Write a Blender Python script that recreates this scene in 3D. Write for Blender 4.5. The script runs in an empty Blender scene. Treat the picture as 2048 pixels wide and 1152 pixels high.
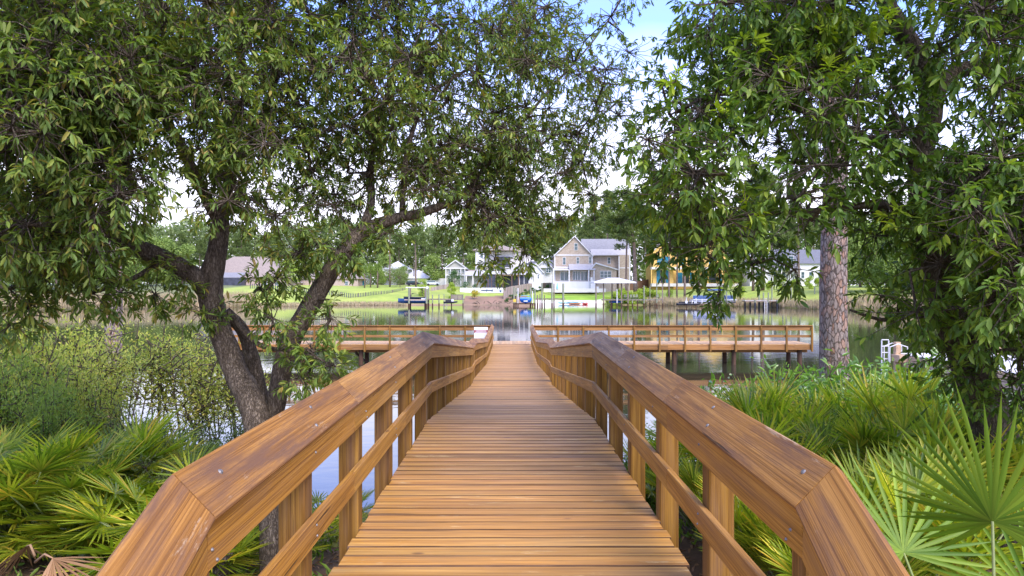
import bpy, math, random
import numpy as np
from mathutils import Vector, Matrix
R = math.radians
random.seed(7); rng = np.random.default_rng(11)
scene = bpy.context.scene
col = scene.collection

# ------------------------------------------------------------------ camera, sky, sun, exposure
F = 1365.0
CAMZ = 4.4
cd = bpy.data.cameras.new('camera'); cam = bpy.data.objects.new('camera', cd); col.objects.link(cam)
cd.sensor_width = 36; cd.lens = 36 * F / 2048; cd.clip_end = 3000; cd.clip_start = 0.05
cam.location = (0, 0, CAMZ); cam.rotation_euler = (R(90), 0, 0)
scene.camera = cam
scene.view_settings.view_transform = 'Standard'; scene.view_settings.look = 'None'
scene.view_settings.exposure = 1.3; scene.view_settings.gamma = 1

sun_dir = Vector((0.40, -0.72, 0.88)).normalized()          # towards the sun: behind the camera, to the right
world = bpy.data.worlds.new("World"); scene.world = world; world.use_nodes = True
wt = world.node_tree; wt.nodes.clear()
def wn(t): return wt.nodes.new(t)
sky = wn('ShaderNodeTexSky'); sky.sky_type = 'NISHITA'; sky.sun_disc = False
sky.sun_elevation = math.asin(sun_dir.z); sky.sun_rotation = math.atan2(sun_dir.x, sun_dir.y)
sky.air_density = 1.3; sky.dust_density = 1.5; sky.ozone_density = 2.0
tc = wn('ShaderNodeTexCoord'); sep = wn('ShaderNodeSeparateXYZ'); wt.links.new(tc.outputs['Generated'], sep.inputs[0])
nz = wn('ShaderNodeTexNoise'); nz.inputs['Scale'].default_value = 2.2; nz.inputs['Detail'].default_value = 5
mp = wn('ShaderNodeMapping'); mp.inputs['Scale'].default_value = (1, 1, 3.5)
wt.links.new(tc.outputs['Generated'], mp.inputs[0]); wt.links.new(mp.outputs[0], nz.inputs['Vector'])
add = wn('ShaderNodeMath'); add.operation = 'MULTIPLY_ADD'; wt.links.new(nz.outputs['Fac'], add.inputs[0]); add.inputs[1].default_value = -0.26
wt.links.new(sep.outputs['Z'], add.inputs[2])
ramp = wn('ShaderNodeValToRGB'); wt.links.new(add.outputs[0], ramp.inputs[0])
ramp.color_ramp.elements[0].position = 0.0; ramp.color_ramp.elements[0].color = (1, 1, 1, 1)
ramp.color_ramp.elements[1].position = 0.22; ramp.color_ramp.elements[1].color = (0.0, 0.0, 0.0, 1)
e = ramp.color_ramp.elements.new(0.6); e.color = (0.30, 0.30, 0.30, 1)
hs = wn('ShaderNodeMixRGB'); hs.blend_type = 'MULTIPLY'; hs.inputs[0].default_value = 1; hs.inputs[2].default_value = (0.80, 0.84, 1.45, 1)
wt.links.new(sky.outputs[0], hs.inputs[1])
mx = wn('ShaderNodeMixRGB'); wt.links.new(ramp.outputs[0], mx.inputs[0]); wt.links.new(hs.outputs[0], mx.inputs[1])
mx.inputs[2].default_value = (4.7, 4.7, 5.5, 1)
bg = wn('ShaderNodeBackground'); bg.inputs['Strength'].default_value = 0.17; wt.links.new(mx.outputs[0], bg.inputs[0])
wo = wn('ShaderNodeOutputWorld'); wt.links.new(bg.outputs[0], wo.inputs[0])
sd = bpy.data.lights.new('sun', 'SUN'); sd.energy = 1.9; sd.angle = R(34); sd.color = (1.0, 0.90, 0.72)
so = bpy.data.objects.new('sun', sd); col.objects.link(so); so.rotation_euler = sun_dir.to_track_quat('Z', 'Y').to_euler()

# ------------------------------------------------------------------ helpers
def P(px, py, Y): return Vector(((px - 1024) / F * Y, Y, CAMZ - (py - 576) / F * Y))
def tag(o, label=None, cat=None, group=None, kind=None):
    if label: o['label'] = label
    if cat: o['category'] = cat
    if group: o['group'] = group
    if kind: o['kind'] = kind
    return o
def empty(name, loc, label, cat, group=None, rz=0):
    o = bpy.data.objects.new(name, None); col.objects.link(o); o.location = loc; o.rotation_euler.z = rz
    o.empty_display_size = 0.2
    return tag(o, label, cat, group)
def link_mesh(name, me, parent=None):
    o = bpy.data.objects.new(name, me); col.objects.link(o)
    if parent is not None:
        o.parent = parent; o.matrix_parent_inverse = Matrix.Identity(4)
    return o
def np_mesh(name, verts, loops, sizes, mat, smooth=False, parent=None):
    me = bpy.data.meshes.new(name)
    verts = np.asarray(verts, np.float32); loops = np.asarray(loops, np.int32); sizes = np.asarray(sizes, np.int32)
    me.vertices.add(len(verts)); me.vertices.foreach_set('co', verts.ravel())
    me.loops.add(len(loops)); me.loops.foreach_set('vertex_index', loops)
    me.polygons.add(len(sizes))
    st = np.concatenate([[0], np.cumsum(sizes)[:-1]]).astype(np.int32)
    me.polygons.foreach_set('loop_start', st); me.polygons.foreach_set('loop_total', sizes)
    if smooth: me.polygons.foreach_set('use_smooth', np.ones(len(sizes), bool))
    me.materials.append(mat); me.update(calc_edges=True); me.validate()
    return link_mesh(name, me, parent)
def copy_tree(o, parent=None):
    c = o.copy(); col.objects.link(c)
    if parent is not None: c.parent = parent
    for ch in list(o.children):
        copy_tree(ch, c)
    return c

class MB:
    """collects shapes for ONE mesh; origin is subtracted so that it can hang under an Empty"""
    def __init__(s, org=(0, 0, 0)): s.v = []; s.f = []; s.o = Vector(org)
    def add(s, vs, fs):
        b = len(s.v); s.v += [tuple(Vector(v) - s.o) for v in vs]; s.f += [tuple(b + i for i in f) for f in fs]
    def box(s, x0, x1, y0, y1, z0, z1):
        s.add([(x0,y0,z0),(x1,y0,z0),(x1,y1,z0),(x0,y1,z0),(x0,y0,z1),(x1,y0,z1),(x1,y1,z1),(x0,y1,z1)],
              [(0,3,2,1),(4,5,6,7),(0,1,5,4),(1,2,6,5),(2,3,7,6),(3,0,4,7)])
    def beam(s, p0, p1, w, h, c=0.006, up=(0, 0, 1)):
        """chamfered rectangular bar from p0 to p1, w across, h along up"""
        p0 = Vector(p0); p1 = Vector(p1); t = (p1 - p0).normalized(); u = Vector(up); u = (u - t * u.dot(t)).normalized(); r = t.cross(u)
        a, b = w / 2, h / 2
        if c <= 0: sec = [(-a,-b),(a,-b),(a,b),(-a,b)]
        else: sec = [(-a+c,-b),(a-c,-b),(a,-b+c),(a,b-c),(a-c,b),(-a+c,b),(-a,b-c),(-a,-b+c)]
        n = len(sec)
        vs = [p + r * x + u * y for p in (p0, p1) for x, y in sec]
        fs = [(i, (i+1) % n, n + (i+1) % n, n + i) for i in range(n)] + [tuple(range(n))[::-1], tuple(range(n, 2*n))]
        s.add(vs, fs)
    def cyl(s, p0, p1, r0, r1=None, n=10, cap=True):
        r1 = r0 if r1 is None else r1
        p0 = Vector(p0); p1 = Vector(p1); t = (p1 - p0).normalized()
        u = t.orthogonal().normalized(); r = t.cross(u)
        vs = []
        for p, q in ((p0, r0), (p1, r1)):
            for i in range(n):
                a = 2 * math.pi * i / n; vs.append(p + (u * math.cos(a) + r * math.sin(a)) * q)
        fs = [(i, (i+1) % n, n + (i+1) % n, n + i) for i in range(n)]
        if cap: fs += [tuple(range(n))[::-1], tuple(range(n, 2*n))]
        s.add(vs, fs)
    def tube(s, pts, rad, n=8, rough=0.0):
        """bent tapering tube through points"""
        pts = [Vector(p) for p in pts]; N = len(pts); vs = []; u = None
        for i, p in enumerate(pts):
            t = (pts[min(i+1, N-1)] - pts[max(i-1, 0)]).normalized()
            if u is None: u = t.orthogonal().normalized()
            u = (u - t * u.dot(t)).normalized(); r = t.cross(u)
            for k in range(n):
                a = 2 * math.pi * k / n
                q = rad[i] * (1 + rough * (random.random() - .5) * 2 if rough else 1)
                vs.append(p + (u * math.cos(a) + r * math.sin(a)) * q)
        fs = [(i*n + k, i*n + (k+1) % n, (i+1)*n + (k+1) % n, (i+1)*n + k) for i in range(N-1) for k in range(n)]
        fs += [tuple(range(n))[::-1], tuple(range((N-1)*n, N*n))]
        s.add(vs, fs)
    def sheet(s, pts): s.add(pts, [tuple(range(len(pts)))])
    def prism(s, outline, y0, y1):
        """outline = list of (x, z), extruded from y0 to y1"""
        n = len(outline); vs = [(x, y0, z) for x, z in outline] + [(x, y1, z) for x, z in outline]
        s.add(vs, [tuple(range(n)), tuple(range(n, 2*n))[::-1]] + [(i, n+i, n+(i+1) % n, (i+1) % n) for i in range(n)])
    def prismx(s, outline, x0, x1):
        n = len(outline); vs = [(x0, y, z) for y, z in outline] + [(x1, y, z) for y, z in outline]
        s.add(vs, [tuple(range(n))[::-1], tuple(range(n, 2*n))] + [(i, (i+1) % n, n+(i+1) % n, n+i) for i in range(n)])
    def hip(s, x0, x1, y0, y1, z0, z1, ov=0.5, th=0.15, ridge=None):
        x0 -= ov; x1 += ov; y0 -= ov; y1 += ov
        d = min(y1 - y0, x1 - x0) / 2 * .98 if ridge is None else ridge
        ym = (y0 + y1) / 2
        base = [(x0,y0,z0),(x1,y0,z0),(x1,y1,z0),(x0,y1,z0)]; low = [(x, y, z0 - th) for x, y, z in base]
        s.add(base + [(x0+d, ym, z1), (x1-d, ym, z1)] + low,
              [(0,1,5,4),(1,2,5),(2,3,4,5),(3,0,4),(0,6,7,1),(1,7,8,2),(2,8,9,3),(3,9,6,0),(9,8,7,6)])
    def build_along(s, name, mat, parent, p0, p1):
        """like build, but the object's local y axis runs from p0 to p1, so that the grain follows the board"""
        p0 = Vector(p0); q = (Vector(p1) - p0).to_track_quat('Y', 'Z').to_matrix().to_4x4(); M = Matrix.Translation(p0) @ q; inv = M.inverted()
        s.v = [tuple(inv @ Vector(v)) for v in s.v]; o = s.build(name, mat, parent); o.matrix_local = M; return o
    def build(s, name, mat, parent=None, smooth=False):
        me = bpy.data.meshes.new(name); me.from_pydata(s.v, [], s.f); me.materials.append(mat)
        if smooth: me.polygons.foreach_set('use_smooth', [True] * len(me.polygons))
        me.update(); return link_mesh(name, me, parent)

def spline(keys, sub=6):
    """keys (px, py, Y, r) -> smooth 3D points and radii"""
    pts = [P(k[0], k[1], k[2]) for k in keys]; rs = [k[3] for k in keys]; op = []; orad = []
    for i in range(len(pts) - 1):
        p0 = pts[max(i-1, 0)]; p1 = pts[i]; p2 = pts[i+1]; p3 = pts[min(i+2, len(pts)-1)]
        for k in range(sub):
            t = k / sub
            op.append(0.5 * ((2*p1) + (p2-p0)*t + (2*p0-5*p1+4*p2-p3)*t*t + (3*p1-p0-3*p2+p3)*t**3)); orad.append(rs[i]*(1-t) + rs[i+1]*t)
    op.append(pts[-1]); orad.append(rs[-1]); return op, orad

# ------------------------------------------------------------------ materials
def new_mat(name):
    m = bpy.data.materials.new(name); m.use_nodes = True; nt = m.node_tree
    b = nt.nodes['Principled BSDF']; return m, nt, b
def nd(nt, t, **kw):
    n = nt.nodes.new(t)
    for k, v in kw.items():
        if k in n.inputs.keys(): n.inputs[k].default_value = v
        else: setattr(n, k, v)
    return n
def rampn(nt, src, stops):
    r = nt.nodes.new('ShaderNodeValToRGB'); nt.links.new(src, r.inputs[0]); el = r.color_ramp.elements
    el[0].position, el[0].color = stops[0][0], (*stops[0][1], 1); el[1].position, el[1].color = stops[-1][0], (*stops[-1][1], 1)
    for p, c in stops[1:-1]:
        e = el.new(p); e.color = (*c, 1)
    return r
def mixc(nt, fac, a, b, blend='MIX'):
    m = nt.nodes.new('ShaderNodeMixRGB'); m.blend_type = blend
    for i, x in enumerate((fac, a, b)):
        if isinstance(x, (int, float)): m.inputs[i].default_value = x
        elif isinstance(x, tuple): m.inputs[i].default_value = (*x, 1)
        else: nt.links.new(x, m.inputs[i])
    return m
def coords(nt, scale, island=0.0):
    t = nd(nt, 'ShaderNodeTexCoord'); m = nd(nt, 'ShaderNodeMapping'); m.inputs['Scale'].default_value = scale
    if island:
        g = nd(nt, 'ShaderNodeNewGeometry'); a = nd(nt, 'ShaderNodeVectorMath', operation='MULTIPLY_ADD')
        cb = nd(nt, 'ShaderNodeCombineXYZ')
        for i in range(3): nt.links.new(g.outputs['Random Per Island'], cb.inputs[i])
        nt.links.new(cb.outputs[0], a.inputs[0]); a.inputs[1].default_value = (island, island * .7, island * 1.3)
        nt.links.new(t.outputs['Object'], a.inputs[2]); nt.links.new(a.outputs[0], m.inputs[0])
    else: nt.links.new(t.outputs['Object'], m.inputs[0])
    return m.outputs[0]
def plain(name, c, rough=0.6, var=0.12, scale=3.0, metal=0.0, bump=0.0, spec=0.4):
    m, nt, b = new_mat(name); n = nd(nt, 'ShaderNodeTexNoise', Scale=scale, Detail=4.0); nt.links.new(coords(nt, (1, 1, 1)), n.inputs['Vector'])
    r = rampn(nt, n.outputs['Fac'], [(0.3, tuple(x * (1 - var) for x in c)), (0.7, tuple(min(1, x * (1 + var)) for x in c))])
    nt.links.new(r.outputs[0], b.inputs['Base Color']); b.inputs['Roughness'].default_value = rough; b.inputs['Metallic'].default_value = metal
    b.inputs['Specular IOR Level'].default_value = spec
    if bump:
        bp = nd(nt, 'ShaderNodeBump', Strength=bump, Distance=0.02); nt.links.new(n.outputs['Fac'], bp.inputs['Height']); nt.links.new(bp.outputs[0], b.inputs['Normal'])
    return m
def wood(name, axis, c_dark, c_mid, c_light, grey=(0.20, 0.13, 0.085), greyamt=0.5, rough=0.45, pale=None, knots=True, var=0.5, island=17.0):
    m, nt, b = new_mat(name)
    lo, hi = 0.5, 22.0
    sc = [hi, hi, hi]; sc['xyz'.index(axis)] = lo
    v = coords(nt, tuple(sc), island)
    n1 = nd(nt, 'ShaderNodeTexNoise', Scale=1.0, Detail=5.0, Roughness=0.6, Distortion=0.6); nt.links.new(v, n1.inputs['Vector'])
    base = rampn(nt, n1.outputs['Fac'], [(0.28, c_dark), (0.48, c_mid), (0.72, c_light)])
    # fine growth rings
    sf = [190, 190, 190]; sf['xyz'.index(axis)] = 1.4
    vf = coords(nt, tuple(sf), island); n2 = nd(nt, 'ShaderNodeTexNoise', Scale=1.0, Detail=2.0); nt.links.new(vf, n2.inputs['Vector'])
    fr = rampn(nt, n2.outputs['Fac'], [(0.38, (0.45, 0.38, 0.32)), (0.56, (1, 1, 1))])
    c = mixc(nt, 0.7, base.outputs[0], fr.outputs[0], 'MULTIPLY')
    # weathered blotches
    sb = [9, 9, 9]; sb['xyz'.index(axis)] = 1.0
    vb = coords(nt, tuple(sb), island * 2); n3 = nd(nt, 'ShaderNodeTexNoise', Scale=1.0, Detail=6.0, Roughness=0.7); nt.links.new(vb, n3.inputs['Vector'])
    fb = rampn(nt, n3.outputs['Fac'], [(0.46, (0, 0, 0)), (0.64, (greyamt,) * 3)])
    c = mixc(nt, fb.outputs[0], c.outputs[0], grey)
    # board to board difference
    g = nd(nt, 'ShaderNodeNewGeometry'); br = rampn(nt, g.outputs['Random Per Island'], [(0.0, (1-var*.55, 1-var*.62, 1-var*.66)), (0.3, (1.0, 0.97, 0.93)), (0.62, (1.12, 1.02, .92)), (1.0, (1+var*.45, 1+var*.42, 1+var*.36))])
    c = mixc(nt, 1.0, c.outputs[0], br.outputs[0], 'MULTIPLY')
    # thin drying cracks
    sk = [38, 38, 38]; sk['xyz'.index(axis)] = .8
    vk = coords(nt, tuple(sk), island * 3); n4 = nd(nt, 'ShaderNodeTexNoise', Scale=1.0, Detail=3.0); nt.links.new(vk, n4.inputs['Vector'])
    fk = rampn(nt, n4.outputs['Fac'], [(0.69, (0, 0, 0)), (0.72, (0.85,) * 3)])
    c = mixc(nt, fk.outputs[0], c.outputs[0], (0.035, 0.018, 0.008))
    if knots:
        s5 = [7, 7, 7]; s5['xyz'.index(axis)] = 3.0
        v5 = coords(nt, tuple(s5), island * 2); vo = nd(nt, 'ShaderNodeTexVoronoi', Scale=0.5); nt.links.new(v5, vo.inputs['Vector'])
        kr = rampn(nt, vo.outputs['Distance'], [(0.0, (0.9,) * 3), (0.05, (0.6,) * 3), (0.08, (0.0,) * 3)])
        c = mixc(nt, kr.outputs[0], c.outputs[0], (0.10, 0.045, 0.018))
    if pale:
        s6 = [9, 9, 9]; s6['xyz'.index(axis)] = 2.0
        v6 = coords(nt, tuple(s6), island); n6 = nd(nt, 'ShaderNodeTexNoise', Scale=1.0, Detail=7.0, Roughness=0.75); nt.links.new(v6, n6.inputs['Vector'])
        f6 = rampn(nt, n6.outputs['Fac'], [(0.60, (0, 0, 0)), (0.66, (0.55,) * 3)])
        c = mixc(nt, f6.outputs[0], c.outputs[0], pale)
    nt.links.new(c.outputs[0], b.inputs['Base Color'])
    b.inputs['Specular IOR Level'].default_value = 0.28
    rr = rampn(nt, n3.outputs['Fac'], [(0.3, (rough - .02,) * 3), (0.7, (min(1, rough + .3),) * 3)]); nt.links.new(rr.outputs[0], b.inputs['Roughness'])
    hmix = mixc(nt, 0.5, n2.outputs['Fac'], n1.outputs['Fac']); hm2 = mixc(nt, fk.outputs[0], hmix.outputs[0], (0, 0, 0))
    bp = nd(nt, 'ShaderNodeBump', Strength=0.7, Distance=0.006); nt.links.new(hm2.outputs[0], bp.inputs['Height']); nt.links.new(bp.outputs[0], b.inputs['Normal'])
    return m
DK, MD, LT = (0.20, 0.095, 0.014), (0.37, 0.19, 0.030), (0.48, 0.27, 0.058)
wood_x = wood('deck_boards', 'x', (0.27, 0.125, 0.022), (0.44, 0.232, 0.048), (0.60, 0.37, 0.10), grey=(0.22, 0.145, 0.075), greyamt=0.5, rough=0.46, pale=(0.58, 0.43, 0.20), var=0.6)
wood_y = wood('rail_timber', 'y', (0.17, 0.078, 0.018), (0.30, 0.150, 0.034), (0.42, 0.230, 0.062), grey=(0.135, 0.075, 0.045), greyamt=0.95, rough=0.5, pale=(0.46, 0.34, 0.21), var=0.5)
wood_ys = wood('side_timber', 'y', DK, MD, LT, greyamt=0.35, rough=0.5, var=0.3)
wood_z = wood('post_timber', 'z', (0.09, 0.042, 0.006), (0.20, 0.105, 0.014), (0.32, 0.19, 0.032), greyamt=0.35, rough=0.6, var=0.4)
wood_t = wood('tee_rail_timber', 'x', (0.16, 0.075, 0.02), (0.30, 0.15, 0.04), (0.43, 0.24, 0.08), greyamt=0.4, rough=0.55, var=0.4)
wood_td = wood('tee_deck_boards', 'y', (0.34, 0.20, 0.08), (0.48, 0.31, 0.14), (0.60, 0.43, 0.22), grey=(.4,.3,.2), greyamt=0.3, rough=0.5, var=0.35)
wood_grey = wood('weathered_timber', 'z', (0.13, 0.11, 0.09), (0.22, 0.19, 0.16), (0.32, 0.28, 0.24), grey=(0.16, 0.15, 0.14), rough=0.8, var=0.4, knots=False)
wood_green = wood('treated_green_timber', 'z', (0.13, 0.17, 0.12), (0.22, 0.28, 0.20), (0.34, 0.40, 0.30), grey=(0.2, 0.2, 0.17), rough=0.75, var=0.4, knots=False)
wood_dark = wood('wet_piling_timber', 'z', (0.035, 0.02, 0.012), (0.075, 0.042, 0.024), (0.12, 0.07, 0.04), grey=(.05,.05,.04), rough=0.6, var=0.3, knots=False)
wood_pale = wood('pale_dock_timber', 'y', (0.35, 0.25, 0.15), (0.50, 0.38, 0.25), (0.62, 0.50, 0.36), grey=(.35,.3,.25), greyamt=.4, rough=0.6, var=0.3)
steel = plain('galvanised_steel', (0.22, 0.21, 0.20), 0.55, 0.2, 40, metal=0.6)

def leafmat(name, cols, rough=0.48, trans=0.30, spec=0.25, tcol=None, attr=None):
    m, nt, b = new_mat(name)
    g = nd(nt, 'ShaderNodeNewGeometry')
    n = len(cols); r = rampn(nt, g.outputs['Random Per Island'], [(i / (n - 1), cols[i]) for i in range(n)])
    no = nd(nt, 'ShaderNodeTexNoise', Scale=1.1, Detail=2.0); nt.links.new(coords(nt, (1, 1, 1)), no.inputs['Vector'])
    cr = rampn(nt, no.outputs['Fac'], [(0.35, (0.75, 0.80, 0.75)), (0.65, (1.25, 1.18, 1.1))])
    c = mixc(nt, 1.0, r.outputs[0], cr.outputs[0], 'MULTIPLY')
    nt.links.new(c.outputs[0], b.inputs['Base Color']); b.inputs['Roughness'].default_value = rough; b.inputs['Specular IOR Level'].default_value = spec
    tr = nd(nt, 'ShaderNodeBsdfTranslucent'); tcx = mixc(nt, 1.0, c.outputs[0], tcol or (1.7, 1.9, 0.7), 'MULTIPLY'); nt.links.new(tcx.outputs[0], tr.inputs[0])
    ms = nd(nt, 'ShaderNodeMixShader'); ms.inputs[0].default_value = trans
    nt.links.new(b.outputs[0], ms.inputs[1]); nt.links.new(tr.outputs[0], ms.inputs[2]); nt.links.new(ms.outputs[0], nt.nodes['Material Output'].inputs[0])
    return m
m_oak = leafmat('oak_leaf', [(0.07, 0.125, 0.028), (0.13, 0.20, 0.038), (0.09, 0.15, 0.038), (0.18, 0.26, 0.05), (0.10, 0.16, 0.035), (0.28, 0.33, 0.06), (0.13,0.20,0.04), (0.28, 0.21, 0.05)])
m_bay = leafmat('broad_leaf', [(0.055, 0.12, 0.02), (0.12, 0.20, 0.03), (0.075, 0.145, 0.025), (0.17, 0.26, 0.04), (0.065, 0.125, 0.022), (0.25, 0.33, 0.045), (0.09, 0.165, 0.03)], rough=0.40)
m_young = leafmat('young_leaf', [(0.30, 0.42, 0.04), (0.42, 0.50, 0.05), (0.36, 0.46, 0.06)], trans=0.4)
m_palm = leafmat('palmetto_blade', [(0.08, 0.14, 0.012), (0.20, 0.28, 0.02), (0.32, 0.40, 0.03), (0.48, 0.50, 0.04), (0.12, 0.19, 0.016), (0.60, 0.54, 0.06), (0.26, 0.35, 0.03), (0.14, .22, .02), (0.66, 0.45, 0.06)], rough=0.42, trans=0.35, spec=0.4)
m_dead = leafmat('dead_palm_blade', [(0.20, 0.11, 0.055), (0.28, 0.165, 0.085), (0.34, 0.21, 0.12)], rough=0.7, trans=0.15, tcol=(1.2, 1, .8))
m_wisp = leafmat('wispy_leaf', [(0.24, 0.30, 0.07), (0.34, 0.40, 0.08), (0.44, 0.46, 0.10), (0.20, 0.27, 0.08), (0.50, 0.43, 0.10), (0.28, 0.34, 0.09)], rough=0.55, trans=0.35)
m_wispd = leafmat('dark_wispy_leaf', [(0.10, 0.14, 0.05), (0.16, 0.20, 0.07), (0.22, 0.24, 0.09), (0.12, 0.15, 0.05)], rough=0.55, trans=0.3)
m_shiny = leafmat('shiny_leaf', [(0.12, 0.24, 0.04), (0.18, 0.32, 0.05), (0.24, 0.38, 0.07), (0.10, 0.2, 0.04)], rough=0.25, trans=0.35, spec=0.8)
m_pine = leafmat('pine_needle', [(0.09, 0.13, 0.045), (0.13, 0.18, 0.055), (0.17, 0.22, 0.07), (0.10, 0.15, 0.05)], rough=0.6, trans=0.2, spec=.2)
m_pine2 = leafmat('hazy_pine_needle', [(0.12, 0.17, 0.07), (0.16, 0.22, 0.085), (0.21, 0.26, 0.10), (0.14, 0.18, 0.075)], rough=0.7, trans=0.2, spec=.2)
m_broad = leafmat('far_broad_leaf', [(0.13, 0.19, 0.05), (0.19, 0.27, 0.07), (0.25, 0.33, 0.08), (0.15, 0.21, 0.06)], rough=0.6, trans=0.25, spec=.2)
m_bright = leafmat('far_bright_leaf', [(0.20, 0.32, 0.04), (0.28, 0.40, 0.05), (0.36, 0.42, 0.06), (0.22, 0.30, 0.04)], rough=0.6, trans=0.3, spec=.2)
m_hedge = leafmat('hedge_leaf', [(0.04, 0.10, 0.03), (0.06, 0.14, 0.04), (0.05, 0.12, 0.035)], rough=0.6, trans=0.2, spec=.2)
m_yellowish = leafmat('yellow_leaf', [(0.45, 0.38, 0.05), (0.36, 0.36, 0.06), (0.5, 0.34, 0.06)], rough=0.6, trans=0.3, spec=.2)
m_reed = leafmat('reed_blade', [(0.34, 0.28, 0.17), (0.42, 0.35, 0.22), (0.50, 0.42, 0.28), (0.30, 0.28, 0.14)], rough=0.7, trans=0.3, tcol=(1.2, 1.1, .9), spec=.2)
m_grassb = leafmat('weed_blade', [(0.10, 0.20, 0.03), (0.18, 0.30, 0.04), (0.26, 0.34, 0.06), (0.12, 0.2, 0.04)], rough=0.5, trans=0.3)
m_litter = leafmat('litter_leaf', [(0.16, 0.085, 0.045), (0.26, 0.15, 0.08), (0.34, 0.21, 0.12), (0.42, 0.27, 0.17), (0.12, 0.06, 0.035)], rough=0.7, trans=0.1, tcol=(1, .9, .8), spec=.2)
m_redleaf = leafmat('red_leaf', [(0.5, 0.04, 0.04), (0.6, 0.08, 0.06)], rough=0.6, trans=0.2, tcol=(1.2, .7, .7))

def barkmat(name, dark, mid, light, sx=9, sz=2.2, dist=0.03, plates=False):
    m, nt, b = new_mat(name); v = coords(nt, (sx, sx, sz))
    vo = nd(nt, 'ShaderNodeTexVoronoi', Scale=2.2 if plates else 5.5, feature='DISTANCE_TO_EDGE'); no = nd(nt, 'ShaderNodeTexNoise', Scale=1.6, Detail=6.0, Roughness=0.7); nt.links.new(v, no.inputs['Vector'])
    wv = mixc(nt, 0.6, v, no.outputs['Color'], 'ADD'); nt.links.new(wv.outputs[0], vo.inputs['Vector'])
    if plates:
        vc = nd(nt, 'ShaderNodeTexVoronoi', Scale=2.2); nt.links.new(wv.outputs[0], vc.inputs['Vector'])
        sp = nd(nt, 'ShaderNodeSeparateXYZ'); nt.links.new(vc.outputs['Color'], sp.inputs[0])
        base = rampn(nt, sp.outputs[0], [(0.0, mid), (0.5, light), (0.75, (0.34, 0.20, 0.13)), (1.0, (0.36, 0.30, 0.26))])
    else: base = rampn(nt, no.outputs['Fac'], [(0.3, dark), (0.52, mid), (0.75, light)])
    cr = rampn(nt, vo.outputs['Distance'], [(0.0, (0.3, 0.28, 0.26) if plates else (0.5, 0.48, 0.46)), (0.12 if plates else .2, (1, 1, 1))])
    fine = nd(nt, 'ShaderNodeTexNoise', Scale=6.0, Detail=6.0, Roughness=0.8); nt.links.new(v, fine.inputs['Vector'])
    c = mixc(nt, 0.9, base.outputs[0], cr.outputs[0], 'MULTIPLY')
    fr = rampn(nt, fine.outputs['Fac'], [(0.3, (0.6, 0.6, 0.6)), (0.7, (1.3, 1.3, 1.3))]); c = mixc(nt, 0.8, c.outputs[0], fr.outputs[0], 'MULTIPLY')
    nt.links.new(c.outputs[0], b.inputs['Base Color']); b.inputs['Roughness'].default_value = 0.85; b.inputs['Specular IOR Level'].default_value = 0.2
    h = mixc(nt, 0.3, cr.outputs[0], fine.outputs['Fac']); bp = nd(nt, 'ShaderNodeBump', Strength=1.0, Distance=dist); nt.links.new(h.outputs[0], bp.inputs['Height']); nt.links.new(bp.outputs[0], b.inputs['Normal'])
    return m
m_bark = barkmat('oak_bark', (0.08, 0.062, 0.042), (0.17, 0.135, 0.095), (0.31, 0.26, 0.19), sx=11, sz=3.0, dist=0.02)
m_pbark = barkmat('pine_bark', (0.12, 0.10, 0.08), (0.24, 0.20, 0.17), (0.30, 0.24, 0.20), sx=8, sz=3.2, dist=0.03, plates=True)
m_fbark = barkmat('far_bark', (0.14, 0.10, 0.08), (0.24, 0.18, 0.14), (0.34, 0.26, 0.2), sx=3, sz=.8, dist=.05)

# ------------------------------------------------------------------ terrain
def near_edge(x):
    ax = abs(x); e = 14.0 + 0.35 * max(0, ax - 9) + 0.8 * math.sin(x * .6) + (1.5 if x > 3 else 0)
    return e
XF = [-170, -140, -93, -69, -42, -8, 8, 13, 24, 28, 40, 56, 69, 100, 140, 170]
YF = [95, 120, 137, 151.6, 174, 176, 177, 183, 183, 176, 171, 162, 126, 100, 80, 70]
def far_edge(x): return float(np.interp(x, XF, YF))
def smooth(t): t = max(0., min(1., t)); return t * t * (3 - 2 * t)
def wob(x, y): return math.sin(x * 1.7 + y * .6) * .5 + math.sin(x * .63 - y * 1.1 + 2) * .5
def gh(x, y):
    n = near_edge(x); f = far_edge(x)
    if abs(x) > 150: return 1.5
    if y < n:
        t = n - y; return np.interp(t, [0, 1, 4, 8, 12, 40], [0, .28, 1.0, 1.75, 2.05, 2.3]) + 0.05 * wob(x * 2, y * 2) * min(1, t)
    if y > f:
        t = y - f; h = np.interp(t, [0, 2, 6, 12, 25, 50, 70, 120], [0, .3, 1.1, 2.1, 3.4, 4.4, 4.9, 5.2])
        return float(h) + (0.7 * smooth((-x - 8) / 12) * smooth(t / 30))
    return -min(1.4, 0.35 * min(y - n, f - y))
def grid_axis(lo, hi, fine_lo, fine_hi, fs, cs):
    a = list(np.arange(fine_lo, fine_hi, fs)); b = list(np.arange(lo, fine_lo, cs)); c = list(np.arange(fine_hi, hi + .1, cs)); return b + a + c
gx = sorted(set([-1500, -900, -500, -300] + grid_axis(-200, 200, -14, 14, .45, 3.0) + [300, 500, 900, 1500]))
gy = sorted(set([-1500, -800, -300, -100, -50, -25] + list(np.arange(-12, 22, .5)) + list(np.arange(22, 66, 4)) + list(np.arange(66, 240, 1.6)) + [250, 270, 300, 400, 600, 1000, 1500]))
V = []; Cc = []
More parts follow.
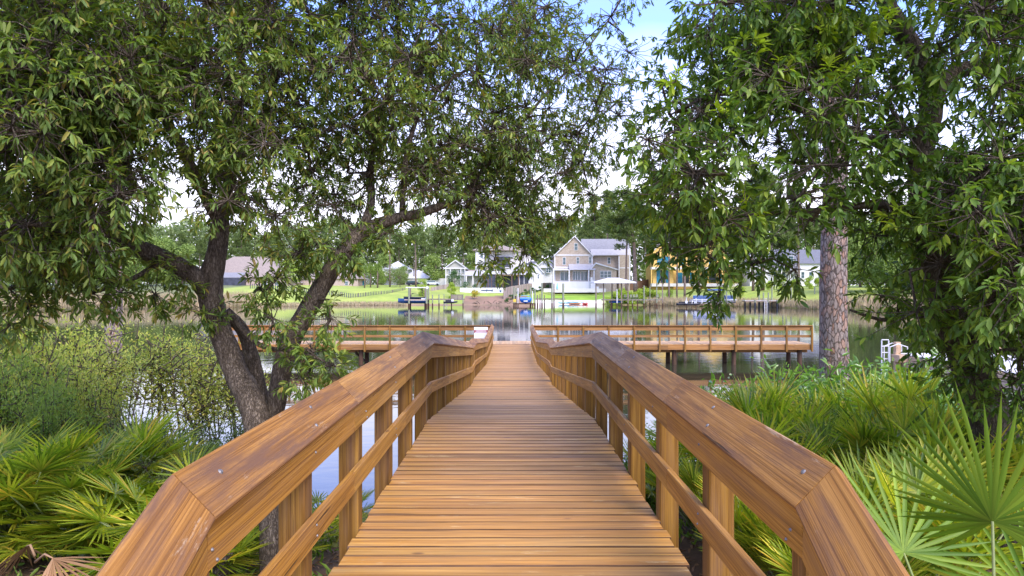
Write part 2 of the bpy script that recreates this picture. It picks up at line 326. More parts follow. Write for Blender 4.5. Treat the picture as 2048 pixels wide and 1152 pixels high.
for y in gy:
    for x in gx:
        h = gh(x, y); V.append((x, y, h))
        n = near_edge(x); f = far_edge(x); t = y - f
        if y < n + 3: c = (0.155, 0.095, 0.055) if y > -60 else (0.1, 0.12, 0.05)
        elif y < f - 1: c = (0.06, 0.05, 0.03)
        else:
            g1 = (0.30, 0.40, 0.05); w = 0.5 + .5 * wob(x * .13, y * .11); c = tuple(a * (1 - .3 * w) + b * .3 * w for a, b in zip(g1, (0.36, 0.33, 0.12)))
            if -13 < x < 5 and t < 13: c = (0.25, 0.16, 0.10)
            if t < 1.5: c = (0.28, 0.19, 0.11)
            if 6 < x < 24.5 and t < 6: c = (0.78, 0.72, 0.64)
            if 4 < x < 27 and 6 <= t < 15: c = (0.24, 0.40, 0.03)
            if y > 236: c = (0.10, 0.12, 0.05)
            if x < -75: c = (0.14, 0.17, 0.06)
        Cc.append((*c, 1))
nx = len(gx); fc = [(j*nx+i, j*nx+i+1, (j+1)*nx+i+1, (j+1)*nx+i) for j in range(len(gy)-1) for i in range(nx-1)]
m_ground, nt, b = new_mat('ground'); at = nd(nt, 'ShaderNodeAttribute', attribute_name='Col')
n1 = nd(nt, 'ShaderNodeTexNoise', Scale=7.0, Detail=8.0, Roughness=.75); nt.links.new(coords(nt, (1, 1, 1)), n1.inputs['Vector'])
n0 = nd(nt, 'ShaderNodeTexNoise', Scale=0.25, Detail=5.0); nt.links.new(coords(nt, (1, 1, 1)), n0.inputs['Vector'])
r1 = rampn(nt, n1.outputs['Fac'], [(0.3, (0.55, 0.55, 0.55)), (0.7, (1.3, 1.25, 1.2))]); r0 = rampn(nt, n0.outputs['Fac'], [(0.35, (0.8, 0.85, 0.8)), (0.65, (1.15, 1.1, 1.1))])
c = mixc(nt, 1.0, at.outputs['Color'], r1.outputs[0], 'MULTIPLY'); c = mixc(nt, 1.0, c.outputs[0], r0.outputs[0], 'MULTIPLY'); nt.links.new(c.outputs[0], b.inputs['Base Color'])
b.inputs['Roughness'].default_value = .9; bp = nd(nt, 'ShaderNodeBump', Strength=.7, Distance=.05); nt.links.new(n1.outputs['Fac'], bp.inputs['Height']); nt.links.new(bp.outputs[0], b.inputs['Normal'])
me = bpy.data.meshes.new('ground'); me.from_pydata(V, [], fc); ca = me.color_attributes.new('Col', 'FLOAT_COLOR', 'POINT'); ca.data.foreach_set('color', np.array(Cc, np.float32).ravel())
me.polygons.foreach_set('use_smooth', [True] * len(me.polygons)); me.materials.append(m_ground); tag(link_mesh('ground', me), kind='structure')

m_water, nt, b = new_mat('water')
b.inputs['Base Color'].default_value = (0.035, 0.034, 0.02, 1); b.inputs['Roughness'].default_value = 0.025; b.inputs['IOR'].default_value = 1.6; b.inputs['Specular IOR Level'].default_value = 0.8
v = coords(nt, (.55, 1.0, 1)); nw = nd(nt, 'ShaderNodeTexNoise', Scale=1.6, Detail=4.0, Distortion=.4); nt.links.new(v, nw.inputs['Vector'])
bp = nd(nt, 'ShaderNodeBump', Strength=.10, Distance=.05); nt.links.new(nw.outputs['Fac'], bp.inputs['Height']); nt.links.new(bp.outputs[0], b.inputs['Normal'])
mb = MB(); mb.sheet([(-240, 4, 0), (240, 4, 0), (240, 200, 0), (-240, 200, 0)]); tag(mb.build('water', m_water), kind='structure')

# ------------------------------------------------------------------ the boardwalk
DP = [(-3.0, 1.69), (8.75, 1.69), (17.95, 2.56), (19.45, 2.56), (28.7, 3.20), (38.9, 3.20)]
def deckz(y): return CAMZ - float(np.interp(y, [a for a, _ in DP], [b for _, b in DP]))
bw = empty('boardwalk', (0, 0, 0), 'long orange timber boardwalk with side railings running down to the water', 'boardwalk')
mb = MB(); y = -3.0
while y < 38.8:
    w = .1468; j = random.uniform(-.012, .012); z0 = deckz(y + .003) - .019 + random.uniform(-.0015, .0015); z1 = deckz(y + w) - .019 + random.uniform(-.0015, .0015)
    mb.beam((-1.07 + j, y + w / 2, (z0 + z1) / 2), (1.07 + j, y + w / 2, (z0 + z1) / 2 + random.uniform(-.002, .002)), w, .038, .007, up=(0, -(z1 - z0) / w, 1)); y += .1555
dk = mb.build('deck', wood_x, bw)
wood_gap_shade = wood('board_gap_shade', 'x', (0.03, 0.014, 0.006), (0.055, 0.027, 0.011), (0.09, 0.045, 0.02), rough=.8, knots=False); dk.data.materials.append(wood_gap_shade)  # shade of the gaps painted onto board sides and chamfers as darker brown
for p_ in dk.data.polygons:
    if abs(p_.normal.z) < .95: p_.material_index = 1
mb = MB()
for x in (-.95, 0, .95):
    for (ya, da), (yb, db) in zip(DP[:-1], DP[1:]): mb.beam((x, ya, CAMZ - da - .15), (x, yb, CAMZ - db - .15), .045, .2, .003)
mb.build('joist', wood_ys, bw)
def railpath(s):
    n = 2.31 if s < 0 else 2.42
    flare = .0975 if s < 0 else .131
    t = n - .9
    return [(.9, .78 + .277 * t, -flare * t)] + [(n, .78, 0), (8.8, .712, 0), (18.05, 1.585, 0), (19.5, 1.585, 0), (28.75, 2.27, 0), (38.85, 2.20, 0)]
for s in (-1, 1):
    rp = railpath(s)
    def interp(y, k): return float(np.interp(y, [a[0] for a in rp], [a[k] for a in rp]))
    # joints every board length inside the straight runs
    for i in range(len(rp) - 1):
        cap = MB(); side = MB(); mid = MB()
        ya, yb = rp[i][0], rp[i+1][0]; nseg = max(1, round((yb - ya) / 2.45))
        for k in range(nseg):
            y0 = ya + (yb - ya) * k / nseg; y1 = ya + (yb - ya) * (k + 1) / nseg
            g0 = .003; g1 = .003
            p = []
            for yy, gg in ((y0, g0), (y1, -g1)):
                yq = yy + gg; x = 1.0 + interp(yq, 2); z = CAMZ - interp(yq, 1)
                p.append((x, yq, z))
            # tilted cap: inner edge low, outer edge high
            def capsec(q):
                x, yq, z = q; ax, az = .148, .153; L = math.hypot(ax, az); nx_, nz_ = az / L, -ax / L      # thickness direction (down and outwards)
                th = .038; e = .006
                o = []
                for a, bb in ((e / L, 0), (1 - e / L, 0), (1, e), (1, th - e), (1 - e / L, th), (e / L, th), (0, th - e), (0, e)):
                    o.append((s * (x + ax * a + nx_ * bb), yq, z + az * a + nz_ * bb))
                return o
            a = capsec(p[0]); bb = capsec(p[1]); n = 8
            cap.add(a + bb, [(q, (q+1) % n, n + (q+1) % n, n + q) if s > 0 else (q, n + q, n + (q+1) % n, (q+1) % n) for q in range(n)] + [tuple(range(n)), tuple(range(n, 2*n))])
            mid_x = s * (1.05)
            (xa, ya_, za), (xb, yb_, zb) = p
            side.beam((s * (xa + .05), ya_, za - .095), (s * (xb + .05), yb_, zb - .095), .038, .185, .004)
            dz = .485 - .07
            da = deckz(ya_) if ya_ > 2 else deckz(2) - .28 * (2.3 - ya_) * .9; db = deckz(yb_)
            if i > 0 or True: mid.beam((s * (xa + .05), ya_, (da if i > 0 else deckz(ya_)) + dz), (s * (xb + .05), yb_, db + dz), .038, .14, .004)
        e0 = (s * (1 + rp[i][2]), ya, CAMZ - rp[i][1]); e1 = (s * (1 + rp[i+1][2]), yb, CAMZ - rp[i+1][1])
        cap.build_along('handrail', wood_y, bw, e0, e1); side.build_along('side_board', wood_ys, bw, e0, e1); mid.build_along('mid_rail', wood_ys, bw, e0, e1)
    y = 2.32 if s < 0 else 2.48
    first = 3.53 if s < 0 else 3.71
    k = 0
    while True:
        y = first - 1.235 + k * 1.235; k += 1
        if y > 38.8: break
        if y < 2.3: y = first - 1.235
        x = s * 1.141; zt = CAMZ - float(np.interp(y, [a[0] for a in rp], [a[1] for a in rp])) + .035
        zb = min(gh(x, y) - .3, deckz(y) - .5) if y < 14 else deckz(y) - .42
        if y > 14 and k % 2 == 0: zb = -1.0
        po = MB(); po.beam((x, y + .07, zb), (x + random.uniform(-.004, .004), y + .07, zt), .138, .138, .008, up=(0, 1, 0)); po.build('post', wood_z, bw)
        # bolts at the near posts
        if y < 12:
            for dy, zz in ((.05, zt - .15), (.09, zt - .20)) if k % 2 else ((.07, deckz(y) + .44), (.05, zt - .13), (.08, deckz(y) + .38)):
                bo = MB(); bo.cyl((s * 1.034, y + dy, zz), (s * 1.025, y + dy, zz), .009, .005, 8); bo.build('bolt', steel, bw)
    # carriage bolt heads on the cap
    for yy, fr in ((2.55, .6), (3.62, .25), (3.75, .72), (6.05, .25), (6.2, .72), (8.2, .4), (8.3, .7)):
        z = CAMZ - interp(yy, 1); L = Vector((s * .148, 0, .153)); n = Vector((-s * .153, 0, .148)).normalized(); c0 = Vector((s * 1.0, yy, z)) + L * fr
        bo = MB(); bo.cyl(c0 - n * .002, c0 + n * .005, .0135, .008, 10); bo.build('bolt', steel, bw)

# T-shaped end of the dock
TZ = CAMZ - 3.20; T0, T1 = 38.95, 41.3; XL, XR = -16.3, 17.15
td = empty('dock', (0, T0, TZ), 'orange timber T-shaped dock head with front railing across the boardwalk end', 'dock'); TO = (0, T0, TZ)
mb = MB(TO); x = XL
while x < XR - .1:
    mb.beam((x + .07, T0 + .02, TZ - .019 + random.uniform(-.002, .002)), (x + .07, T1, TZ - .019), .15, .038, .004); x += .1555
mb.build('deck', wood_td, td)
mb = MB(TO)
x = XL
while x < XR:
    x2 = min(XR, x + 3.6); mb.beam((x, T0, TZ - .185), (x2 - .004, T0, TZ - .185), .04, .29, .004); mb.beam((x, T1, TZ - .185), (x2 - .004, T1, TZ - .185), .04, .29, .004); x = x2
for xx in (XL + .03, XR - .03): mb.beam((xx, T0 + .03, TZ - .185), (xx, T1 - .03, TZ - .185), .04, .29, .004)
for yy in (T0 + .5, T1 - .5): mb.beam((XL + .1, yy, TZ - .42), (XR - .1, yy, TZ - .42), .1, .2, .004)
mb.build('fascia', wood_t, td)
posts = [XR - .06 - 1.447 * i for i in range(12)] + [-2.67 - 1.43 * i for i in range(10)]
posts = [p for p in posts if abs(p) > 1.3]
for xx in posts:
    mb = MB(TO); mb.beam((xx, T0 - .075, TZ - .42), (xx, T0 - .075, TZ + 1.0), .10, .10, .006, up=(0, 1, 0)); mb.build('post', wood_z, td)
for (xa, xb) in ((XL, -1.15), (1.15, XR)):
    cap = MB(TO); top = MB(TO); midr = MB(TO); x = xa
    while x < xb - .05:
        x2 = min(xb, x + 2.87)
        cap.beam((x, T0 + .0, TZ + 1.0), (x2 - .005, T0 + .0, TZ + 1.0), .20, .038, .005, up=(0, .72, .69))
        top.beam((x, T0 - .001, TZ + .86), (x2 - .005, T0 - .001, TZ + .86), .038, .17, .004)
        midr.beam((x, T0 - .001, TZ + .45), (x2 - .005, T0 - .001, TZ + .45), .038, .14, .004); x = x2
    cap.build('handrail', wood_t, td); top.build('side_board', wood_t, td); midr.build('mid_rail', wood_t, td)
for xx in (-15.6, -12.05, -8.7, -5.2, 5.4, 9.34, 12.75, 16.55):
    for yy in (T0 + .35, T1 - .4):
        mb = MB(TO); mb.cyl((xx, yy, -1.2), (xx + random.uniform(-.03, .03), yy, TZ - .35), .14, .13, 12); mb.build('piling', wood_dark, td)
for xx in (-8.7,):
    mb = MB(TO); mb.beam((xx - .3, T0 + .3, TZ - .5), (xx + .1, T1 - .6, -.1), .04, .14, .003); mb.build('brace', wood_dark, td)
# pilings and cross beams under the long walk
for y in (16.3, 19.3, 22.3, 25.3, 28.3, 31.3, 34.3):
    for x in (-.9, .9):
        mb = MB(); mb.cyl((x, y, -1.2), (x, y, deckz(y) - .28), .12, .12, 10); mb.build('piling', wood_dark, bw)

# notice sign on the T rail
m_sign = plain('sign_white', (0.80, 0.80, 0.80), .4, .03); m_maroon = plain('sign_maroon', (0.28, 0.03, 0.05), .5, .1); m_grey = plain('sign_grey', (0.42, 0.43, 0.45), .5, .1)
p = P(962, 667, T0 - .55); sg = empty('notice_sign', p, 'white notice sign with maroon band on the rail left of the walk end', 'sign')
def sbox(nm, mat, x0, x1, z0, z1, d):
    b_ = MB(); b_.box(x0, x1, d, .012, z0, z1); return b_.build(nm, mat, sg)
sbox('sign_panel', m_sign, -.385, .385, -.42, .36, -.006); sbox('band', m_maroon, -.385, .385, .035, .19, -.010)
b_ = MB()
for z, xa, xb in ((.14, -.27, .27), (.075, -.34, .34)):
    x = xa
    while x < xb:
        w = random.uniform(.025, .04); b_.box(x, x + w, -.014, -.009, z - .02, z + .02); x += w + .014
b_.build('band_lettering', m_sign, sg)
b_ = MB()
for z in (-.02, -.075, -.13, -.185, -.24, -.30):
    x = -.33
    while x < .3:
        w = random.uniform(.03, .12); b_.box(x, min(x + w, .33), -.010, -.005, z - .009, z + .009); x += w + .025
b_.build('small_lettering', m_grey, sg)
b_ = MB(); b_.beam((0, .03, -1.0), (0, .03, .30), .07, .035, .003, up=(0, 1, 0)); b_.build('sign_post', wood_z, sg)

# ------------------------------------------------------------------ foliage builders
LEAF_V = np.array([(0,0,0),(-.36,.28,.10),(0,.30,-.02),(.36,.28,.10),(-.42,.66,.02),(0,.68,-.10),(.42,.66,.02),(0,1,-.22)], np.float32)   # x across, y along, z up
LEAF_F = [(0,2,1),(0,3,2),(1,2,5,4),(2,3,6,5),(4,5,7),(5,6,7)]
BL_V = np.array([(-.18,0,0),(.18,0,0),(-.5,.35,.25),(0,.35,-.02),(.5,.35,.25),(-.38,.72,.1),(0,.72,-.14),(.38,.72,.1),(0,1,-.2)], np.float32)  # palmetto blade, folded
BL_F = [(0,3,2),(0,1,3),(1,4,3),(2,3,6,5),(3,4,7,6),(5,6,8),(6,7,8)]
SM_V = np.array([(0,0,0),(-.5,.5,.05),(.5,.5,.05),(0,1,-.1)], np.float32); SM_F = [(0,2,3,1)]
def norm(a): return a / np.maximum(np.linalg.norm(a, axis=1, keepdims=True), 1e-6)
def leaves(name, mat, pos, t, n, L, W, parent=None, tv=LEAF_V, tf=LEAF_F, zs=None, smooth=True):
    pos = np.asarray(pos, np.float32); t = norm(np.asarray(t, np.float32)); n = np.asarray(n, np.float32)
    n = norm(n - t * np.sum(n * t, 1, keepdims=True)); s = np.cross(t, n)
    L = np.broadcast_to(L, len(pos)).astype(np.float32); W = np.broadcast_to(W, len(pos)).astype(np.float32)
    Z = W if zs is None else np.broadcast_to(zs, len(pos))
    k = len(tv)
    v = (pos[:, None] + tv[None, :, 0, None] * W[:, None, None] * s[:, None] + tv[None, :, 1, None] * L[:, None, None] * t[:, None]
         + tv[None, :, 2, None] * (L if zs is None else Z)[:, None, None] * n[:, None])
    fl = np.concatenate([np.array(f) for f in tf]); sz = np.array([len(f) for f in tf])
    loops = (fl[None] + (np.arange(len(pos)) * k)[:, None]).ravel(); sizes = np.tile(sz, len(pos))
    return np_mesh(name, v.reshape(-1, 3), loops, sizes, mat, smooth, parent)
def twigs_mesh(mb, a, b, r, n=3):
    """many thin straight twigs a->b as 3-sided sticks, appended to lists"""
    pass
def rnd_dirs(n): return norm(rng.normal(size=(n, 3)))
def rods(name, mat, A, B, r0, r1, parent=None):
    A = np.asarray(A, np.float32); B = np.asarray(B, np.float32); N = len(A); t = norm(B - A)
    u = norm(np.cross(t, np.where(np.abs(t[:, 2:3]) < .9, np.array([[0, 0, 1.]]), np.array([[1., 0, 0]])))); w = np.cross(t, u)
    r0 = np.broadcast_to(r0, N)[:, None]; r1 = np.broadcast_to(r1, N)[:, None]; vs = []
    for P_, r in ((A, r0), (B, r1)):
        for k in range(3):
            a = 2 * math.pi * k / 3; vs.append(P_ + (u * math.cos(a) + w * math.sin(a)) * r)
    v = np.stack(vs, 1).reshape(-1, 3)
    f = np.array([(0,1,4,3),(1,2,5,4),(2,0,3,5)]).ravel(); loops = (f[None] + (np.arange(N) * 6)[:, None]).ravel()
    return np_mesh(name, v, loops, np.full(N * 3, 4), mat, False, parent)

def crown(name, tree, mat, centers, rads, twigs_per, lpt, L, W, limb_pts, bark, droop=.35, org=(0,0,0), twigL=.3):
    """clumps of twigs with whorled leaves; each clump is joined to the nearest limb point by a thin branch"""
    C = np.asarray(centers, np.float32); Rr = np.asarray(rads, np.float32); N = len(C); K = twigs_per
    cid = np.repeat(np.arange(N), K); M = len(cid)
    d = rnd_dirs(M); rad = rng.random(M) ** .5
    start = C[cid] + d * (Rr[cid] * rad)[:, None] * np.array([1, 1, .8])
    out = norm(d * .8 + rnd_dirs(M) * .7 + np.array([0, 0, -droop])); tl = twigL * rng.uniform(.6, 1.2, M)
    tip = start + out * tl[:, None]
    # leaves along outer part of twig
    tid = np.repeat(np.arange(M), lpt); Q = len(tid); fr = np.tile(np.linspace(.25, 1, lpt), M) ** .6
    pos = start[tid] + out[tid] * (tl[tid] * fr)[:, None]
    rd = rnd_dirs(Q); side = norm(rd - out[tid] * np.sum(rd * out[tid], 1, keepdims=True))
    ang = rng.uniform(R(25), R(75), Q)[:, None]
    ld = norm(out[tid] * np.cos(ang) + side * np.sin(ang) + np.array([0, 0, -.28]))
    nn = norm(np.array([0, 0, 1.]) + rnd_dirs(Q) * .55 - side * .2)
    sc = rng.uniform(.5, 1.3, Q)
    o = np.array(org, np.float32)
    leaves(name, mat, pos - o, ld, nn, L[cid][tid] * sc if isinstance(L, np.ndarray) else L * sc, (W[cid][tid] if isinstance(W, np.ndarray) else W) * sc, tree, zs=.05)
    # twigs + branchlets
    A = [start, C[cid]]; B = [tip, start]; r0 = [np.full(M, .0035), np.full(M, .005)]
    lp = np.array([tuple(p) for p in limb_pts], np.float32)
    D2 = ((C[:, None] - lp[None]) ** 2).sum(-1); dl = D2.min(1); order = np.argsort(dl); q = lp[np.argmin(D2, 1)].copy(); done = []
    for i_ in order:
        if done:
            dd = ((C[done] - C[i_]) ** 2).sum(1); j_ = int(np.argmin(dd))
            if dd[j_] < dl[i_] * .8: q[i_] = C[done[j_]]
        done.append(i_)
    mid = (q + C) / 2 + rng.normal(size=C.shape) * .08 + np.array([0, 0, .06])
    A += [q, mid]; B += [mid, C]; r0 += [np.clip(.02 - .004 * np.sqrt(dl), .008, .02), np.full(N, .009)]
    r1 = [np.full(M, .002), np.full(M, .0035), np.full(N, .009), np.full(N, .005)]
    rods('twigs', bark, np.concatenate(A) - o, np.concatenate(B) - o, np.concatenate(r0), np.concatenate(r1), tree)

# ---- left oak
oak = empty('oak_tree', (-2.2, 6.3, 1.5), 'spreading oak with crossing grey trunks left of the boardwalk', 'tree'); OO = Vector((-2.2, 6.3, 1.5))
limbs = [
 [(552,1330,6.1,.24),(548,1180,6.2,.18),(545,1060,6.2,.17),(535,950,6.3,.185),(508,820,6.4,.185),(470,740,6.5,.165),(440,660,6.5,.155),(422,600,6.5,.17),(422,560,6.5,.165),(435,500,6.5,.13),(442,440,6.5,.11)],
 [(415,590,6.5,.12),(388,552,6.4,.125),(330,518,6.3,.12),(260,488,6.1,.12),(200,440,6.0,.10),(150,385,5.9,.085),(95,305,5.8,.065),(40,210,5.7,.05),(-30,100,5.7,.03)],
 [(442,450,6.5,.09),(415,400,6.5,.08),(382,335,6.4,.075),(352,275,6.4,.07),(300,195,6.3,.05),(220,100,6.2,.035),(150,20,6.2,.02)],
 [(440,450,6.5,.10),(455,385,6.6,.075),(478,310,6.7,.06),(540,200,6.8,.055),(545,90,6.9,.05),(470,-10,7,.04)],
 [(430,1330,5.9,.15),(432,1180,5.9,.12),(455,1080,6.0,.115),(505,950,6.3,.125),(545,840,6.6,.135),(560,760,6.6,.135),(578,690,6.6,.14),(604,640,6.6,.14),(645,570,6.6,.13),(683,510,6.6,.12),(722,466,6.7,.115),(780,440,6.8,.085),(845,425,7,.07),(920,395,7.3,.05),(1010,340,7.7,.035),(1110,270,8.2,.02)],
 [(920,395,7.3,.045),(1000,300,7.8,.035),(1090,190,8.3,.025),(1180,90,8.7,.016),(1230,20,9,.01)],
 [(850,190,7.4,.03),(960,120,7.8,.022),(1060,20,8.1,.012)],
 [(1110,270,8.2,.02),(1190,240,8.6,.012),(1240,200,8.8,.008)],
 [(722,470,6.7,.08),(742,405,6.8,.06),(742,330,6.9,.05),(765,230,7.1,.04),(790,120,7.2,.03),(800,0,7.3,.02)],
 [(805,440,6.8,.055),(806,390,6.9,.045),(815,300,7.1,.04),(850,190,7.4,.03),(900,60,7.7,.02)],
 [(545,860,6.8,.13),(520,790,6.8,.12),(505,720,6.8,.105),(485,660,6.7,.09),(450,625,6.6,.09)],
 [(470,640,6.5,.04),(520,690,6.3,.035),(600,705,6.2,.02),(680,735,6.1,.012)],
 [(330,518,6.3,.04),(260,560,6.0,.03),(170,590,5.8,.02)],
]
lp = []; mb = MB(OO)
for L_ in limbs:
    p_, r_ = spline(L_, 5); r_ = [q * .68 for q in r_]; mb.tube(p_, r_, 14, .05); lp += p_[3:]
mb.build('trunk', m_bark, oak, smooth=True)
lp = [p for p in lp if p.z > 3.9]
bx = [-400,-200,0,90,240,262,330,392,402,470,520,600,700,760,840,900,960,1040,1090,1150,1200,1240,1285]
by = [620,620,520,560,560,290,260,280,430,450,470,480,460,440,440,475,505,515,465,440,385,320,130]
def dens_left(x, y):
    yb_ = np.interp(x, bx, by)
    if y > yb_: return 0.0
    d = 1.0
    if 470 < x < 760 and y > 290: d = .5
    if ((x-320)/70)**2 + ((y-385)/95)**2 < 1: d = .05
    if x > 1060: d *= .62
    if x > 1170: d *= .55
    if x > 1285: return 0
    if x < 60 and 300 < y < 440: d *= .5
    if 520 < x < 680 and y < 60: d *= .6
    return d
by = [b_ - 36 for b_ in by]
cs = []; rs = []; Ls = []; Ws = []
while len(cs) < 760:
    x = rng.uniform(-420, 1290); y = rng.uniform(-330, 640)
    if y < -20 and rng.random() < .55: continue
    if x < -40 and rng.random() < .5: continue
    if rng.random() > dens_left(x, max(y, 0)): continue
    if any(abs(x - np.interp(y, ys_, xs_)) < 34 and ys_[0] < y < ys_[-1] for ys_, xs_ in (([270,335,400,450],[350,382,415,440]), ([430,500,600],[442,435,422]), ([300,385,440,488],[90,150,200,260]), ([330,400,460],[742,742,725]))) and rng.random() < .7: continue
    Yc = np.interp(x, [-400, 0, 500, 900, 1250], [5.2, 5.4, 6.5, 7.6, 8.8]); Y = Yc + rng.uniform(-1.2, 1.6)
    cs.append(tuple(P(x, y, Y))); rs.append(rng.uniform(.2, .4)); Ls.append(np.interp(x, [0, 700, 1200], [.080, .068, .062])); Ws.append(np.interp(x, [0, 700, 1200], [.023, .021, .020]))
for (x, y, Y, r) in [(600,520,6.4,.2),(560,560,6.4,.2),(520,590,6.4,.22),(545,650,6.1,.12),(625,715,6.2,.2),(660,745,6.1,.16),(600,760,6.2,.18),(640,500,6.4,.16),
                     (660,650,6.3,.12),(350,565,6.2,.2),(310,600,6.2,.15),(240,600,5.9,.22),(180,600,5.7,.22),(110,560,5.6,.25),(60,620,5.6,.12),(20,660,5.5,.12),(20,590,5.5,.12),(400,640,6.3,.14),(150,520,5.7,.3),(210,540,5.8,.3),(690,520,6.4,.12),(770,480,6.6,.12),(1050,520,7.4,.2),(990,540,7.2,.16),(1120,450,7.6,.2),(1180,400,7.8,.2)]:
    cs.append(tuple(P(x, y - 12, Y))); rs.append(r * .6); Ls.append(.085); Ws.append(.025)
crown('crown', oak, m_oak, cs, rs, 22, 12, np.array(Ls), np.array(Ws), lp, m_bark, org=OO, twigL=.20)

# ---- right broad-leaved tree
bay = empty('broadleaf_tree', (4.4, 6.3, 1.2), 'dark vine-clad broadleaf tree with dense glossy crown right of the boardwalk', 'tree'); BO = Vector((4.4, 6.3, 1.2))
limbs = [
 [(2040,1200,6.3,.24),(2015,1000,6.3,.22),(1985,860,6.3,.19),(1945,740,6.3,.165),(1905,640,6.3,.145),(1880,560,6.3,.13),(1858,470,6.3,.115),(1843,380,6.3,.11),(1845,300,6.4,.105),(1862,220,6.4,.10),(1850,150,6.3,.09),(1805,60,6.2,.08),(1755,-20,6.1,.06),(1680,-140,6,.04)],
 [(1862,200,6.4,.085),(1910,145,6.5,.075),(1980,140,6.5,.07),(2060,190,6.6,.06),(2160,230,6.7,.04)],
 [(1845,330,6.4,.05),(1760,290,6.2,.04),(1650,240,6.0,.03),(1540,200,5.9,.022),(1430,190,5.9,.014),(1340,230,5.9,.008)],
 [(1850,430,6.3,.045),(1760,410,6.1,.035),(1640,420,5.9,.025),(1500,430,5.8,.015),(1380,440,5.8,.01)],
 [(1890,600,6.3,.04),(1830,625,6.1,.028),(1770,640,6.0,.018),(1700,620,5.9,.01)],
 [(1805,60,6.2,.05),(1680,60,6.1,.035),(1540,70,6.1,.022),(1440,90,6.1,.012)],
]
lp = []; mb = MB(BO)
for L_ in limbs:
    p_, r_ = spline(L_, 5); mb.tube(p_, r_, 12, .08); lp += p_
mb.build('trunk', m_bark, bay, smooth=True); lp = [p for p in lp if p.z > 3.8]
cx = [1255,1270,1300,1350,1400,1450,1500,1600,1660,1700,1750,1800,1850,1900,1950,2048,2400]
cy = [0,430,515,500,520,535,500,540,380,380,500,600,640,640,640,660,680]
def dens_right(x, y):
    left = np.interp(y, [0, 100, 200, 300, 400, 560], [1390, 1370, 1300, 1285, 1270, 1290])
    if x < left or y > np.interp(x, cx, cy): return 0
    d = .8
    if x < left + 90: d = .45
    if x < 1640 and y > 220: d = .55
    if 1640 < x < 1830 and y > 320: d = .42
    if ((x-1915)/75)**2 + ((y-265)/60)**2 < 1: d = .12
    if ((x-1745)/60)**2 + ((y-275)/50)**2 < 1: d = .18
    if x > 1880 and y > 320: d = 1.4
    if 1690 < x < 1850 and y > 560: d = .3
    return d / 1.4
cs = []; rs = []
while len(cs) < 500:
    x = rng.uniform(1260, 2500); y = rng.uniform(-330, 740)
    if y < -20 and rng.random() < .55: continue
    if x > 2080 and rng.random() < .5: continue
    if rng.random() > dens_right(x, max(y, 0)): continue
    if abs(x - 1675) < 70 and 340 < y and rng.random() < .6: continue
    tx = np.interp(y, [-20,60,150,220,300,380,470,560,640,740,860], [1755,1805,1850,1862,1845,1843,1858,1880,1905,1945,1985])
    if abs(x - tx) < 42 and rng.random() < .72: continue
    Y = 5.9 + rng.uniform(-1.1, 1.8); 
    if x > 1950: Y = 5.2 + rng.uniform(-.9, 1.8)
    cs.append(tuple(P(x, y, Y))); rs.append(rng.uniform(.2, .4))
for (x, y, Y, r) in [(1340,500,5.8,.10),(1420,520,5.7,.10),(1500,530,5.8,.09),(1590,540,5.8,.10),(1760,590,6,.14),(1800,600,6,.14),(1900,700,6,.3),(1960,760,5.9,.3),(2040,720,5.8,.35),(2030,800,5.8,.3),(1870,640,6.2,.25),(1440,585,5.8,.06),(1920,740,6,.28),(1990,700,5.8,.3),(2040,760,5.7,.3),(1890,650,6.1,.16)]:
    cs.append(tuple(P(x, y, Y))); rs.append(r)
crown('crown', bay, m_bay, cs, rs, 17, 11, .085, .030, lp, m_bark, org=BO, twigL=.20)
cs = [tuple(P(x, y, 5.2)) for x, y in ((1650,40),(1720,55),(1770,45),(1645,75),(1490,100),(1350,165),(1560,140),(1650,140),(1690,150),(1440,235),(1330,430),(1510,425),(1795,440))]
for c_ in cs: crown('young_shoot', bay, m_young, [c_], [.045], 5, 9, .10, .03, lp, m_bark, org=BO, droop=-.3, twigL=.08)

# ---- pines
def pine_mesh(root, h, r, crown_from, org, mat, bark, ntuft, tl, seed, dx=0.0, nsides=10):
    rs_ = random.Random(seed); g = np.random.default_rng(seed)
    mb = MB(); pts = [Vector((dx * (i / 8) ** 2 + rs_.uniform(-.02, .02) * h * .12 * (i > 0), rs_.uniform(-.1, .1) * (i > 0), h * i / 8)) for i in range(9)]
    rad = [r * (1 - .8 * i / 8) for i in range(9)]; mb.tube(pts, rad, nsides, .04)
    cs_ = []; top = h; nb = 26
    for k in range(nb):
        f = crown_from + (1 - crown_from) * (k / nb) ** .9; zz = f * h; a = rs_.uniform(0, 6.28); reach = (1.15 - f) / (1.15 - crown_from) * h * .17 * rs_.uniform(.55, 1.2)
        i = min(7, int(f * 8)); c = pts[i].lerp(pts[i+1], f * 8 - i); e = c + Vector((math.cos(a) * reach, math.sin(a) * reach, reach * rs_.uniform(.05, .5)))
        mb.tube([c, (c + e) / 2 + Vector((0, 0, -.05 * reach)), e], [r * .16, r * .11, r * .05], 5)
        for q in range(4): cs_.append((c.lerp(e, rs_.uniform(.45, 1.08)) + Vector((rs_.uniform(-.5, .5), rs_.uniform(-.5, .5), rs_.uniform(-.1, .5))), rs_.uniform(.5, 1.1) * h * .038))
    mb.build('trunk', bark, root, smooth=True)
    C = np.array([tuple(c) for c, _ in cs_]); Rr = np.array([q for _, q in cs_]); k = ntuft // len(C); cid = np.repeat(np.arange(len(C)), k); M = len(cid)
    d = norm(g.normal(size=(M, 3))); pos = C[cid] + d * (Rr[cid] * g.random(M) ** .5)[:, None] * np.array([1, 1, .6])
    leaves('crown', mat, pos, norm(d + np.array([0, 0, .35])), norm(g.normal(size=(M, 3)) + np.array([0, 0, .8])), tl * g.uniform(.6, 1.2, M), tl * .32, root, tv=SM_V, tf=SM_F, smooth=False)
